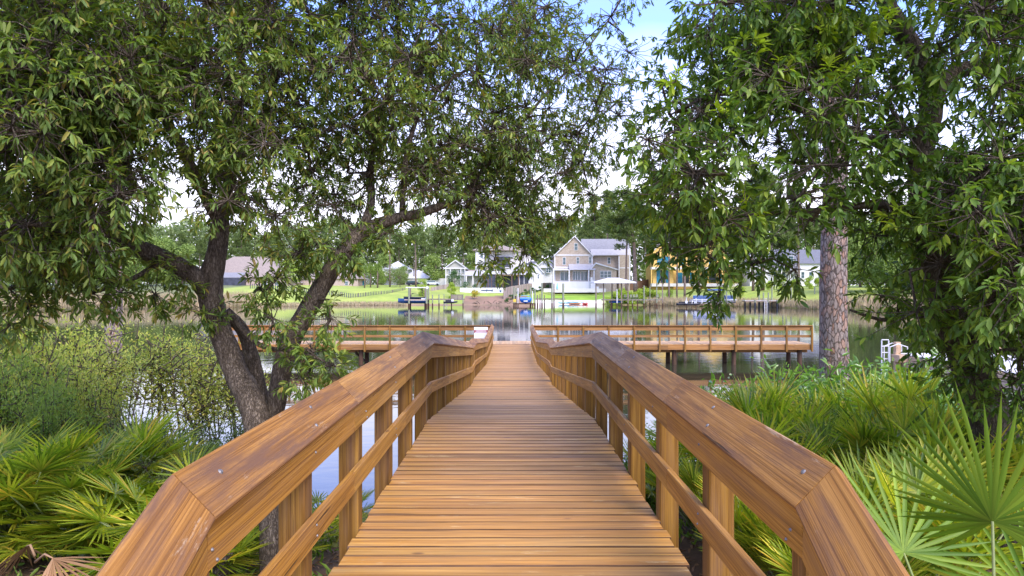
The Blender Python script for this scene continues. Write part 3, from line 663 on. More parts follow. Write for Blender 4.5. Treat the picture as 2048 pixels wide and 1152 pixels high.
# near pine, right
pn = empty('pine_tree', (5.95, 12.6, .7), 'tall pine with flaking orange-grey bark standing right of the dock end', 'tree')
mb = MB(); pts = [Vector((0, 0, -.4)), Vector((0, 0, .3)), Vector((-.02, 0, 1.5)), Vector((.0, 0, 3)), Vector((.03, 0, 6)), Vector((.05, 0, 10)), Vector((.1, 0, 16))]
pp = []; rr_ = []
for i in range(40):
    t = i / 39 * 16.2 - .4; pp.append(Vector((.02 * math.sin(t * 1.3), 0, t))); rr_.append(.265 * (1 - .035 * t) + (.08 * math.exp(-max(t, 0) * 1.2)))
mb.tube(pp, rr_, 28, .05); mb.build('trunk', m_pbark, pn, smooth=True)
cs = [tuple(Vector((rng.normal() * 1.6, rng.normal() * 1.6, rng.uniform(11, 17)))) for _ in range(45)]
pos = np.repeat(np.array(cs), 90, 0); d = rnd_dirs(len(pos)); leaves('crown', m_pine, pos + d * .55 * rng.random((len(pos), 1)) ** .5, d, rnd_dirs(len(pos)), .22, .03, pn, tv=SM_V, tf=SM_F, smooth=False)
# near pine, left
pn2 = empty('pine_tree', (-13.4, 22.8, .0), 'pine trunk rising from the bushes behind the left oak branch', 'tree')
mb = MB(); pp = []; rr_ = []
for i in range(36):
    t = i / 35 * 14 - .6; pp.append(Vector((.03 * t + .02 * math.sin(t), 0, t))); rr_.append(.29 * (1 - .035 * t))
mb.tube(pp, rr_, 20, .05); mb.build('trunk', m_pbark, pn2, smooth=True)
cs = [tuple(Vector((rng.normal() * 1.4, rng.normal() * 1.4, rng.uniform(8.5, 14.5)))) for _ in range(40)]
pos = np.repeat(np.array(cs), 80, 0); d = rnd_dirs(len(pos)); leaves('crown', m_pine, pos + d * .6 * rng.random((len(pos), 1)) ** .5, d, rnd_dirs(len(pos)), .25, .035, pn2, tv=SM_V, tf=SM_F, smooth=False)

# ------------------------------------------------------------------ palmettos
def frond_arrays(base, d, size, g, seg=28, span=240, stem=.5, curl=.2):
    """returns stem curve and blade arrays for one fan frond; d = horizontal heading + lift"""
    d = Vector(d).normalized(); s0 = Vector(base); s1 = s0 + d * stem * .55 + Vector((0, 0, .07)); hub = s0 + d * stem + Vector((0, 0, .04))
    t = (hub - s1).normalized(); t = (t + Vector((0, 0, -.15))).normalized()
    side = t.cross(Vector((0, 0, 1)))
    if side.length < .05: side = Vector((1, 0, 0))
    side.normalize(); n = side.cross(t).normalized()
    roll = g.uniform(-.5, .5); side = (side * math.cos(roll) + n * math.sin(roll)); n = side.cross(t).normalized()
    pos = []; td_ = []; nn = []; L = []
    for k in range(seg):
        a = R(-span / 2 + span * (k + .5) / seg + g.uniform(-2, 2)); dr = t * math.cos(a) + side * math.sin(a)
        dr = (dr + n * (.32 * abs(math.sin(a / 2)) + .05) + Vector((0, 0, -curl * g.uniform(.3, 1.)))).normalized()
        pos.append(tuple(hub)); td_.append(tuple(dr)); nn.append(tuple(n + side * math.sin(a) * -.35 + Vector((g.uniform(-.1, .1), g.uniform(-.1, .1), 0)))); L.append(size * (1 - .28 * (abs(a) / R(span / 2)) ** 2) * g.uniform(.88, 1.06))
    return [s0, s1, hub], pos, td_, nn, L
def palmetto(root, nf, size, seed, mat=m_palm, lift=(.25, 1.5)):
    g = random.Random(seed); mb = MB(); A = [[], [], [], []]
    for i in range(nf):
        a = i * 2.4 + g.uniform(-.4, .4); l = g.uniform(*lift); d = (math.cos(a), math.sin(a), l); sz = size * g.uniform(.75, 1.1)
        st, p_, t_, n_, L_ = frond_arrays((g.uniform(-.06, .06), g.uniform(-.06, .06), .1), d, sz, g, stem=size * g.uniform(1.0, 1.9), curl=g.uniform(.05, .35))
        mb.tube(st, [.009, .007, .005], 5); A[0] += p_; A[1] += t_; A[2] += n_; A[3] += L_
    mb.tube([(0, 0, -.25), (.02, 0, 0), (0, .02, .18)], [.09, .08, .04], 8, .2)
    mb.build('stems', m_bark if mat is not m_palm else stemmat, root, smooth=True)
    leaves('fronds', mat, A[0], A[1], A[2], np.array(A[3]), size * .048, root, tv=BL_V, tf=BL_F, zs=size * .055, smooth=False)
stemmat = plain('palmetto_stem', (0.20, 0.24, 0.07), .5, .3, 8)
protos = []
for k in range(4):
    pr = bpy.data.objects.new('saw_palmetto', None); col.objects.link(pr); palmetto(pr, 16 + k, .42, 40 + k); protos.append(pr)
uprt = []
for k in range(3):
    pr = bpy.data.objects.new('saw_palmetto', None); col.objects.link(pr); palmetto(pr, 15 + k, .46, 60 + k, lift=(.8, 3.0)); uprt.append(pr)
PL = []   # (px, py of the crown top, Y)
left_spots = [(-60,820,6.6),(40,800,7.4),(120,830,6.3),(190,790,8.2),(250,850,6.8),(310,860,7.6),(370,880,7.0),(60,880,7.2),(170,885,7.3),(260,895,7.1),(340,900,6.5),(-40,880,7.2),(100,850,7.8),(220,850,7.9),(0,850,8.4),(-150,860,6.0),(130,780,9.2),(420,960,6.2),(-80,760,8.6),(640,1010,7.4),(690,960,8.8),(480,1010,7.2)]
right_spots = [(1450,800,8.8),(1500,770,9.6),(1560,780,8.6),(1620,760,9.4),(1690,770,8.6),(1760,740,9.0),(1500,850,7.2),(1580,840,7.2),(1660,850,6.8),(1740,830,7.2),(1830,820,7.0),(1900,820,6.2),(1600,910,5.6),(1700,920,5.4),(1790,930,5.0),(1880,920,4.6),(1400,880,7.6),(1360,930,6.8),(1450,960,5.2),(1530,980,4.9),(1330,860,9.0),(1960,800,7.2),(2080,860,6.0),(1690,1010,4.4),(1790,1030,4.0)]
used = [False] * 7
def place_plm(i, spot, label, group):
    px, py, Y = spot; Y = max(Y, 7.5) if px < 290 else Y; top = P(px, py, Y); g_ = gh(top.x, Y); h = max(.6, min(2.2, top.z - g_)); k = i % 4 if px < 1024 else (4 + i % 3 if i % 4 else 3)
    lim = 2.05 if px > 1024 else 2.3
    if abs(top.x) < lim: top.x = lim * (1 if px > 1024 else -1)
    o = (protos + uprt)[k] if not used[k] else copy_tree((protos + uprt)[k]); used[k] = True
    s_ = h / (1.12 if k < 4 else 1.15); hs_ = min(max(s_, .75), 1.35)
    o.location = (top.x, Y, g_); o.scale = (hs_, hs_, s_); o.rotation_euler = (0, 0, random.uniform(0, 6.28)); tag(o, label, 'palmetto', group)
for i, s_ in enumerate(left_spots): place_plm(i, s_, 'green fan-leaved saw palmetto in the thicket left of the boardwalk', 'saw palmettos left of the boardwalk')
for i, s_ in enumerate(right_spots): place_plm(i, s_, 'green fan-leaved saw palmetto in the thicket right of the boardwalk', 'saw palmettos right of the boardwalk')
# the big near frond at the right edge
def big_fan(loc, label, fr, mat=m_palm, wd=.035):
    o = empty('palmetto_frond' if mat is m_dead else 'saw_palmetto', loc, label, 'palmetto' if mat is not m_dead else 'dead frond')
    g = random.Random(5); A = [[], [], [], []]; mb = MB()
    for (b_, d_, size, span, stem, curl, seg) in fr:
        st, p_, t_, n_, L_ = frond_arrays(b_, d_, size, g, seg=seg, span=span, stem=stem, curl=curl); mb.tube(st, [.011, .009, .006], 6); A[0] += p_; A[1] += t_; A[2] += n_; A[3] += L_
    mb.build('stems', stemmat if mat is m_palm else m_litter, o, smooth=True)
    leaves('fronds', m_palm2 if mat is m_palm else mat, A[0], A[1], A[2], np.array(A[3]), wd, o, tv=BL_V, tf=BL_F, zs=wd, smooth=False); return o
m_palm2 = leafmat('near_palmetto_blade', [(0.08, 0.16, 0.012), (0.15, 0.25, 0.02), (0.24, 0.35, 0.03), (0.17, 0.25, 0.02), (0.11, 0.20, 0.015)], rough=.5, trans=.18, spec=.25)
hub = P(1985, 1060, 3.1); base = Vector((hub.x + .1, 3.2, 1.9))
big_fan(base, 'large bright green palmetto with long fan blades in the lower right corner',
  [((0, 0, 0), tuple(Vector((hub.x, 3.1, hub.z)) - base), .62, 260, (Vector((hub.x, 3.1, hub.z)) - base).length, .15, 36),
   ((0, .1, 0), (-.5, .1, .9), .6, 220, .75, .5, 34), ((0, 0, 0), (.5, .4, 1.0), .6, 250, 1.0, .1, 24), ((0, 0, 0), (-.15, .5, 1.0), .6, 250, 1.15, .1, 24)], wd=.025)
dp = P(70, 1060, 5.6); big_fan((dp.x, 5.6, gh(dp.x, 5.6) + .25), 'dead brown palmetto frond drooping at the lower left', [((0, 0, .25), (-.3, .1, .1), .5, 150, .1, .9, 18), ((0, 0, .2), (.6, -.3, .1), .5, 120, .25, .8, 14)], mat=m_dead, wd=.018)

# ------------------------------------------------------------------ shrubs
def shrub(root, h, w, n, mat, L, W, seed, nst=9, tv=SM_V, tf=SM_F, loose=.5, leg=.15):
    g = np.random.default_rng(seed); A = []; B = []; tips = []
    for i in range(nst):
        a = g.uniform(0, 6.28); r = w * .5 * g.uniform(.1, 1); b0 = np.array([g.normal() * .08, g.normal() * .08, 0]); m0 = np.array([math.cos(a) * r * .5, math.sin(a) * r * .5, h * .45 * g.uniform(.7, 1.1)]); t0 = np.array([math.cos(a) * r, math.sin(a) * r, h * g.uniform(.75, 1.0) * (1 - .25 * (r / (w * .5)) ** 2)])
        A += [b0, m0]; B += [m0, t0]
        for q in range(16):
            f = g.uniform(leg, 1.0); s_ = b0 + (m0 - b0) * min(1, f * 2) if f < .5 else m0 + (t0 - m0) * (f - .5) * 2
            e_ = s_ + norm(g.normal(size=(1, 3)))[0] * np.array([1, 1, .7]) * g.uniform(.15, .45) * w * .35 + np.array([0, 0, .12]); A.append(s_); B.append(e_); tips.append((s_, e_))
    rods('branches', m_bark, A, B, .010 * h / 2, .004 * h / 2, root)
    T0_ = np.array([a for a, _ in tips]); T1_ = np.array([b for _, b in tips]); cid = g.integers(0, len(tips), n); f = g.random(n)[:, None] ** .7
    pos = T0_[cid] * (1 - f) + T1_[cid] * f + norm(g.normal(size=(n, 3))) * (g.random(n)[:, None] ** .6) * w * .13 * loose
    leaves('foliage', mat, pos, norm(g.normal(size=(n, 3)) + np.array([0, 0, .5])), norm(g.normal(size=(n, 3)) + np.array([0, 0, .7])), L * g.uniform(.4, 1.6, n), W, root, tv=tv, tf=tf, smooth=len(tf) > 1)
def put(protos_, usedl, i, loc, sc, rz, label, cat, group):
    k = i % len(protos_); o = protos_[k] if not usedl[k] else copy_tree(protos_[k]); usedl[k] = True
    o.location = loc; o.scale = sc if isinstance(sc, tuple) else (sc, sc, sc); o.rotation_euler = (0, 0, rz); return tag(o, label, cat, group)
def proto(name): o = bpy.data.objects.new(name, None); col.objects.link(o); return o
wp = [proto('shrub') for _ in range(3)]
m_wisp2 = leafmat('green_wispy_leaf', [(0.13, 0.20, 0.05), (0.20, 0.28, 0.07), (0.28, 0.35, 0.08), (0.16, 0.23, 0.06)], rough=0.55, trans=0.35)
for k, o in enumerate(wp): shrub(o, 2.4, 2.6, 6800, m_wisp2 if k == 1 else m_wisp, .065, .028, 70 + k, nst=(17, 12, 22)[k], loose=(.6, .5, .9)[k])
wu = [False] * 3
for i, (px, py, Y) in enumerate([(-120,600,11),(-20,605,12.5),(60,615,11),(120,630,13.5),(20,680,9.5),(150,700,10.5),(190,730,10.6),(90,740,8.8),(-60,690,9),(-200,640,10)]):
    t = P(px, py, Y); z = max(gh(t.x, Y), -.3); h = t.z - z; put(wp, wu, i, (t.x, Y, z), (h / 2.5 * .72, h / 2.5 * .72, h / 2.35), random.uniform(0, 6), 'wispy yellow-green shrub on the bank left of the oak', 'shrub', 'wispy shrubs on the left bank')
lg = [proto('shrub') for _ in range(2)]
for k, o in enumerate(lg): shrub(o, 3.2, 3.0, 3000, m_wisp, .062, .026, 80 + k, nst=10, leg=.62, loose=.9)
wu = [False] * 2
for i, (px, py, Y) in enumerate([(240,640,13),(310,630,14),(380,645,14.5),(440,665,15),(480,700,15)]):
    t = P(px, py, Y); z = max(gh(t.x, Y), -.3); h = t.z - z; put(lg, wu, i, (t.x, Y, z), (h / 3.2, h / 3.2, h / 3.2), random.uniform(0, 6), 'leggy shrub with bare lower stems against the water left of the oak', 'shrub', 'leggy shrubs at the water edge')
wd_ = [proto('shrub') for _ in range(2)]
for k, o in enumerate(wd_): shrub(o, 1.8, 2.2, 3600, m_wispd, .05, .020, 90 + k, nst=10)
wu = [False] * 2
for i, (px, py, Y) in enumerate([(300,830,9.2),(380,810,10.2),(460,820,9.0),(400,850,8.0),(250,800,9.6),(470,870,7.8),(330,860,8.4)]):
    t = P(px, py, Y); z = max(gh(t.x, Y), -.2); h = t.z - z; put(wd_, wu, i, (t.x, Y, z), h / 1.8, random.uniform(0, 6), 'dark thin-branched shrub beside the left oak trunk', 'shrub', 'dark thin shrubs by the oak')
sh = [proto('shrub') for _ in range(2)]
for k, o in enumerate(sh): shrub(o, 1.6, 2.0, 1900, m_shiny, .10, .042, 110 + k, nst=11, tv=LEAF_V, tf=LEAF_F, loose=.8)
wu = [False] * 2
for i, (px, py, Y) in enumerate([(1520,745,11.5),(1600,725,12.2),(1680,735,11.2),(1760,715,12),(1840,720,11.4),(1560,800,9.8),(1660,790,9.4),(1760,790,9.4),(1850,790,8.8),(1930,760,9.5),(1330,850,10.5),(1300,900,9.2),(1800,870,7.8)]):
    t = P(px, py, Y); z = max(gh(t.x, Y), -.1); h = t.z - z; put(sh, wu, i, (t.x, Y, z), h / 1.6, random.uniform(0, 6), 'bright glossy-leaved shrub behind the right palmettos', 'shrub', 'glossy shrubs on the right bank')
# ground plants and litter near the walk
n = 15000; xs = rng.uniform(-9, 9, n); ys = rng.uniform(1.5, 12.5, n); k = (np.abs(xs) > 1.0); xs = xs[k]; ys = ys[k]
zs_ = np.array([gh(a, b) for a, b in zip(xs, ys)]) + .02
o = leaves('leaf_litter', m_litter, np.stack([xs, ys, zs_], 1), norm(rng.normal(size=(len(xs), 3)) * np.array([1, 1, .25])), norm(rng.normal(size=(len(xs), 3)) * .5 + np.array([0, 0, 1])), rng.uniform(.05, .11, len(xs)), .03); tag(o, 'brown fallen leaves scattered over the bank beside the boardwalk', 'leaf litter', kind='stuff')
n = 5200; cxs = rng.uniform(-7, 7, 420); cys = rng.uniform(2.2, 13, 420); ci = rng.integers(0, 420, n); xs = cxs[ci] + rng.normal(size=n) * .12; ys = cys[ci] + rng.normal(size=n) * .12; k = np.abs(xs) > 1.25; xs = xs[k]; ys = ys[k]
zs_ = np.array([gh(a, b) for a, b in zip(xs, ys)]); o = leaves('undergrowth', m_grassb, np.stack([xs, ys, zs_ + rng.uniform(0, .15, len(xs))], 1), norm(rng.normal(size=(len(xs), 3)) * .7 + np.array([0, 0, .8])), rnd_dirs(len(xs)), rng.uniform(.07, .2, len(xs)), rng.uniform(.012, .04, len(xs))); tag(o, 'low green weeds and seedlings growing among the palmettos', 'undergrowth', kind='stuff')

# ------------------------------------------------------------------ far bank
def X(px, Y): return (px - 1024) / F * Y
def Z(py, Y): return CAMZ - (py - 576) / F * Y
m_white = plain('white_paint', (0.60, 0.60, 0.58), .5, .06, .6); m_cream = plain('cream_siding', (0.62, 0.60, 0.54), .6, .06, .6)
m_roofg = plain('grey_shingle', (0.21, 0.21, 0.215), .8, .15, 2.5, bump=.3); m_roofd = plain('dark_shingle', (0.13, 0.135, 0.15), .8, .15, 2.5, bump=.3)
m_rooft = plain('tan_shingle', (0.25, 0.205, 0.165), .8, .15, 2.5, bump=.3); m_roofw = plain('white_metal_roof', (0.60, 0.60, 0.61), .35, .05, 1)
m_roofp = plain('pale_roof', (0.38, 0.37, 0.36), .6, .08, 1.5); m_yel = plain('yellow_sheathing', (0.62, 0.42, 0.12), .7, .10, .8)
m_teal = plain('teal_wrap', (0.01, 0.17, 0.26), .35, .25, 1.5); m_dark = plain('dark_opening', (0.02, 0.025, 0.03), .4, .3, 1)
m_glass, nt, b = new_mat('window_glass'); b.inputs['Base Color'].default_value = (0.05, 0.09, 0.10, 1); b.inputs['Roughness'].default_value = .08; b.inputs['Specular IOR Level'].default_value = .8
m_screen = plain('porch_screen', (0.05, 0.055, 0.075), .5, .35, 1.2); m_pergola = plain('brown_timber', (0.16, 0.09, 0.06), .7, .2, 3)
m_olive = plain('grey_green_siding', (0.36, 0.36, 0.30), .7, .08, .8)
m_navy = plain('navy_gelcoat', (0.02, 0.06, 0.15), .25, .2, 2); m_blue = plain('blue_gelcoat', (0.01, 0.10, 0.38), .25, .15, 2); m_gel = plain('white_gelcoat', (0.62, 0.66, 0.68), .25, .05, 2); m_black = plain('black_vinyl', (0.02, 0.022, 0.03), .4, .2, 3)
m_alu = plain('aluminium', (0.5, 0.5, 0.52), .3, .1, 5, metal=.8); m_red = plain('red_plastic', (0.5, 0.03, 0.03), .35, .1, 2); m_tealp = plain('teal_plastic', (0.02, 0.30, 0.36), .35, .15, 2); m_canvas = plain('navy_canvas', (0.02, 0.07, 0.20), .6, .1, 2); m_cyan = plain('pale_blue_plastic', (0.16, 0.42, 0.52), .35, .15, 2)
m_orange = plain('orange_plastic', (0.55, 0.16, 0.03), .35, .15, 2); m_yplast = plain('yellow_plastic', (.6, .42, .05), .4, .1, 2)
def brickmat(name, c1, c2, mort, sc):
    m, nt, b = new_mat(name); t = nd(nt, 'ShaderNodeTexCoord'); mpp = nd(nt, 'ShaderNodeMapping'); mpp.inputs['Rotation'].default_value = (R(90), 0, 0); nt.links.new(t.outputs['Object'], mpp.inputs[0])
    br = nd(nt, 'ShaderNodeTexBrick', Scale=sc); nt.links.new(mpp.outputs[0], br.inputs['Vector']); br.inputs['Color1'].default_value = (*c1, 1); br.inputs['Color2'].default_value = (*c2, 1); br.inputs['Mortar'].default_value = (*mort, 1); br.inputs['Mortar Size'].default_value = .03
    nt.links.new(br.outputs['Color'], b.inputs['Base Color']); b.inputs['Roughness'].default_value = .85; return m
m_brick = brickmat('brick_wall', (0.30, 0.20, 0.15), (0.38, 0.28, 0.21), (0.5, 0.45, 0.4), 1.2)
m_shingle = brickmat('stone_shingle_wall', (0.30, 0.235, 0.17), (0.44, 0.37, 0.28), (0.36, 0.30, 0.23), 1.5)
m_conc = plain('pale_concrete', (0.56, 0.54, 0.50), .8, .1, 1)
m_fencew = wood('fence_boards', 'z', (0.20, 0.17, 0.15), (0.32, 0.28, 0.25), (0.42, 0.38, 0.34), grey=(.25, .24, .23), rough=.85, knots=False)

class House:
    """a house laid out on a front wall plane at depth Y; x/z given in photo measures converted to metres"""
    def __init__(s, name, Y, pxc, pyb, label):
        s.Y = Y; s.o = Vector((X(pxc, Y), Y, Z(pyb, Y))); s.root = empty(name, s.o, label, 'house'); s.n = 0
    def x(s, px): return X(px, s.Y)
    def z(s, py): return Z(py, s.Y)
    def part(s, name, mat, fn, parent=None):
        m = MB(s.o); fn(m); return m.build(name, mat, parent or s.root)
    def walls(s, a, b, yt, yb, mat, dep=8, dy=0, name='wall'):
        return s.part(name, mat, lambda m: m.box(s.x(a), s.x(b), s.Y + dy, s.Y + dy + dep, s.z(yb), s.z(yt)))
    def gable(s, a, b, ye, yp, wall, roof, dep=8, dy=0, ov=.45, th=.3, apex=None, yb=None):
        """gable end facing the camera; wall reaches from eave ye to peak yp"""
        xa, xb, ze, zp = s.x(a), s.x(b), s.z(ye), s.z(yp); xm = (xa + xb) / 2 if apex is None else s.x(apex)
        ol = [(xa, ze), (xb, ze), (xm, zp)]
        if yb is not None: ol = [(xa, s.z(yb)), (xb, s.z(yb)), (xb, ze), (xm, zp), (xa, ze)]
        s.part('wall', wall, lambda m: m.prism(ol, s.Y + dy, s.Y + dy + dep))
        sl = (zp - ze) / (xm - xa); sr = (zp - ze) / (xb - xm)
        rf = s.part('roof', roof, lambda m: m.prism([(xa - ov, ze - ov * sl + .03), (xm, zp + .03), (xb + ov, ze - ov * sr + .03), (xb + ov, ze - ov * sr + th), (xm, zp + th + .1), (xa - ov, ze - ov * sl + th)], s.Y + dy - ov, s.Y + dy + dep + ov))
        s.part('rake_trim', m_white, lambda m: m.prism([(xa - ov, ze - ov * sl + .02), (xm, zp + .02), (xb + ov, ze - ov * sr + .02), (xb + ov, ze - ov * sr + th + .02), (xm, zp + th + .13), (xa - ov, ze - ov * sl + th + .02)], s.Y + dy - ov - .08, s.Y + dy - ov - .003), rf)
        return rf
    def shed(s, a, b, yt, yb, mat, out, dy=0, th=.15, name='roof'):
        """roof sloping up from a front eave (yb, `out` metres in front) to (yt) at the wall"""
        s.part(name, mat, lambda m: m.prismx([(s.Y + dy - out, s.z(yb)), (s.Y + dy, s.z(yt)), (s.Y + dy, s.z(yt) + th), (s.Y + dy - out, s.z(yb) + th)], s.x(a), s.x(b)))
    def hip(s, a, b, ye, yp, mat, dep=8, dy=0, ov=.5, ridge=None):
        s.part('roof', mat, lambda m: m.hip(s.x(a), s.x(b), s.Y + dy, s.Y + dy + dep, s.z(ye), s.z(yp), ov, ridge=ridge))
    def window(s, a, b, yt, yb, dy=0, cols=1, frame=m_white, glass=m_glass, bars=True, name='window'):
        x0, x1, z0, z1 = s.x(a), s.x(b), s.z(yb), s.z(yt); y = s.Y + dy; w = .1
        def fr(m):
            m.box(x0 - w, x1 + w, y - .06, y - .004, z1, z1 + w * 1.3); m.box(x0 - w, x1 + w, y - .08, y - .004, z0 - w, z0); m.box(x0 - w, x0, y - .06, y - .004, z0, z1); m.box(x1, x1 + w, y - .06, y - .004, z0, z1)
            for c_ in range(1, cols): xx = x0 + (x1 - x0) * c_ / cols; m.box(xx - .06, xx + .06, y - .055, y - .004, z0, z1)
            if bars: zz = (z0 + z1) / 2; m.box(x0, x1, y - .05, y - .004, zz - .03, zz + .03)
        f = s.part(name, frame, fr); s.part('pane', glass, lambda m: m.box(x0, x1, y - .03, y - .001, z0, z1), f); return f
    def posts(s, xs, yt, yb, dy, mat=m_white, w=.14, name='column'):
        for q in xs: s.part(name, mat, lambda m: m.box(s.x(q) - w, s.x(q) + w, s.Y + dy - w, s.Y + dy + w, s.z(yb), s.z(yt)))
    def box(s, name, mat, a, b, yt, yb, d0, d1, parent=None): return s.part(name, mat, lambda m: m.box(s.x(a), s.x(b), s.Y + d0, s.Y + d1, s.z(yb), s.z(yt)), parent)

# shingle house with porch
h = House('shingle_house', 203, 1184, 585, 'large shingle-clad house with white trim, grey roof and white columned porch')
h.walls(1110, 1184, 511, 585, m_shingle, 12); h.gable(1110, 1184, 511, 474, m_shingle, m_roofg, 12, ov=.4, apex=1149)
h.walls(1184, 1237, 510, 585, m_shingle, 11, .9); h.walls(1237, 1259, 510, 585, m_shingle, 11, -.6)
h.part('roof', m_roofg, lambda m: m.prismx([(203.2, h.z(508)), (209, h.z(475)), (215, h.z(508)), (215, h.z(509)), (203.2, h.z(509))], h.x(1166), h.x(1262)))
h.shed(1182, 1262, 499, 511, m_roofp, 1.3, .9)
h.box('trim_band', m_white, 1108.5, 1185, 509, 511.5, -.12, -.01); h.box('trim_band', m_white, 1108.5, 1139, 533.5, 536, -.12, -.01); h.box('corner_board', m_white, 1108.6, 1110.6, 511, 580, -.1, .2); h.box('corner_board', m_white, 1183.2, 1185.4, 511, 530, -.1, .2); h.box('corner_board', m_white, 1236.5, 1238.4, 513, 560, -.7, -.5); h.box('corner_board', m_white, 1257.5, 1259.8, 511, 560, -.75, -.4)
h.box('trim_band', m_white, 1237, 1260, 535, 537, -.72, -.61)
h.window(1149, 1155, 487, 500); 
for a, b_, t, bo, dy in ((1126, 1131, 515, 529, 0), (1153.5, 1158, 515, 527, 0), (1178, 1183, 514, 526, 0), (1216.5, 1221.5, 515, 527, .9)): h.window(a, b_, t, bo, dy)
h.shed(1137, 1189, 529, 540.5, m_roofp, 2.6); h.shed(1105, 1137, 538, 541, m_white, 2.6)
h.gable(1180, 1231, 540, 528.5, m_shingle, m_roofp, 4, -2.0, ov=.3, apex=1190, yb=585); h.window(1199, 1220, 543, 555.5, -2.0, cols=3)
h.posts((1106, 1137, 1175.5, 1186), 541, 563, -2.5, w=.16)
h.window(1121, 1136, 544, 561, 0, cols=2, bars=False, name='door'); h.window(1162, 1174, 543, 561, 0, cols=2, bars=False, name='door'); h.window(1146, 1160, 543, 560, 0, cols=3, bars=False); h.window(1177, 1182, 543, 554, 0)
h.box('porch_base', m_white, 1104.5, 1189, 563, 585, -3.2, -.02); h.box('patio_wall', m_conc, 1085, 1205, 577, 584, -7, -6.6)
h.part('stair', m_white, lambda m: [m.box(h.x(1178 + 4 * i), h.x(1182 + 4 * i), 203 - 4.2, 203 - 3.21, h.z(585), h.z(555 + 6 * i)) for i in range(4)])
# modern white house
h = House('modern_house', 206, 1000, 582, 'modern white house with dark screened porch, pergola and flat white fascia')
h.walls(951, 969, 500, 545, m_white, 7); h.window(961, 966, 504, 516); h.hip(949, 1030, 500, 487, m_rooft, 9, ov=.6)
h.walls(969, 1025, 502, 545, m_cream, 7, 2.2); h.box('balcony_screen', m_screen, 996, 1020, 513, 541, 1.6, 2.1); h.posts((970, 978, 996), 502, 542, .1, m_dark, .18); h.box('bench', m_dark, 980, 988, 535, 541, .6, 1.2)
h.walls(1018, 1062, 502, 545, m_cream, 8, 4); h.hip(1016, 1064, 502, 487, m_rooft, 9, 4); h.window(1052, 1057, 525, 529, 4); h.walls(1058, 1073, 524, 533, m_white, 3, 3); h.hip(1059, 1072, 524, 520, m_roofd, 3, 3, ov=.3)
h.box('tower', m_white, 1023, 1034, 485, 505, 6, 9); h.window(1025, 1029, 491, 498, 6)
h.box('fascia', m_white, 969, 1024, 542.5, 549, -3.6, 3); h.box('screened_porch', m_screen, 970, 1008, 549, 576, -3.2, 1)
h.posts((971, 977, 984, 992, 1000, 1007), 549, 576, -3.25, m_pergola, .08, 'screen_post')
h.walls(948, 970, 549, 582, m_olive, 8, -.5); h.window(959, 962, 555, 566, -.5, frame=m_white); h.window(963.6, 967, 555, 566, -.5); h.shed(931, 970, 543, 552, m_roofp, 3, 0); h.posts((934, 947), 552, 576, -2.8, m_cream)
h.part('pergola', m_pergola, lambda m: [m.box(h.x(991), h.x(1037), 206 - 6 + .9 * i, 206 - 5.7 + .9 * i, h.z(551.5), h.z(550)) for i in range(5)] + [m.box(h.x(q), h.x(q) + .22, 206 - 6, 206 - 5.8, h.z(578), h.z(551)) for q in (992, 1005, 1023, 1036)])
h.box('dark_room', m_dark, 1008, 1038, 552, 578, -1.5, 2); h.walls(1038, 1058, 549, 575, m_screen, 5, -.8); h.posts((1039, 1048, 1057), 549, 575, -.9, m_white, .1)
h.shed(1010, 1066, 531, 550, m_roofp, 4.6, 2.5); h.gable(1057, 1085, 545, 529.5, m_white, m_roofw, 8, -1.5, ov=.4, apex=1072, yb=580); h.window(1062.5, 1064.5, 550, 559, -1.5); h.window(1075, 1077.5, 550, 557, -1.5)
h.part('chimney', m_white, lambda m: m.box(h.x(1062), h.x(1069), 210, 211.2, h.z(530), h.z(519)))
# retaining wall with script lettering and shield mark
h = House('retaining_wall', 196, 963, 588, 'long low white wall with dark script lettering and a small shield mark on the lawn'); h.root['category'] = 'wall'
h.box('wall', m_white, 920, 1007, 575.5, 586, 0, .4)
def script(m):
    x = 962.5
    pts = []
    for i in range(110):
        t = i / 109; xx = 962.3 + t * 23.5; amp = 1.0 + (1.7 if (.44 < t < .52 or t > .9) else 0); pts.append(Vector((h.x(xx + .5 * math.cos(i * .9)), 196 - .06, h.z(581.6 + amp * math.sin(i * .9) * .8 - .6))))
    m.tube(pts, [.045 + .03 * abs(math.sin(i * .45)) for i in range(110)], 4)
h.part('lettering', m_navy, script)
h.part('shield_mark', m_navy, lambda m: m.prism([(h.x(999), h.z(580.5)), (h.x(1003), h.z(580.5)), (h.x(1003), h.z(582.5)), (h.x(1001), h.z(584.6)), (h.x(999), h.z(582.5))], 196 - .06, 196 - .01))
# white house with dark roof behind
h = House('white_house', 232, 1090, 575, 'white gabled house with dark roof behind the shingle house'); h.walls(1082, 1108, 532, 575, m_white, 8); h.gable(1072, 1104, 536, 523, m_white, m_roofd, 6, -1, apex=1087)
h.part('roof', m_roofd, lambda m: m.prismx([(231, h.z(533)), (236, h.z(519.5)), (240, h.z(533))], h.x(1086), h.x(1112))); h.window(1092, 1101, 536, 545, -1, cols=2); h.window(1085, 1088, 527, 529.5, -1.0)
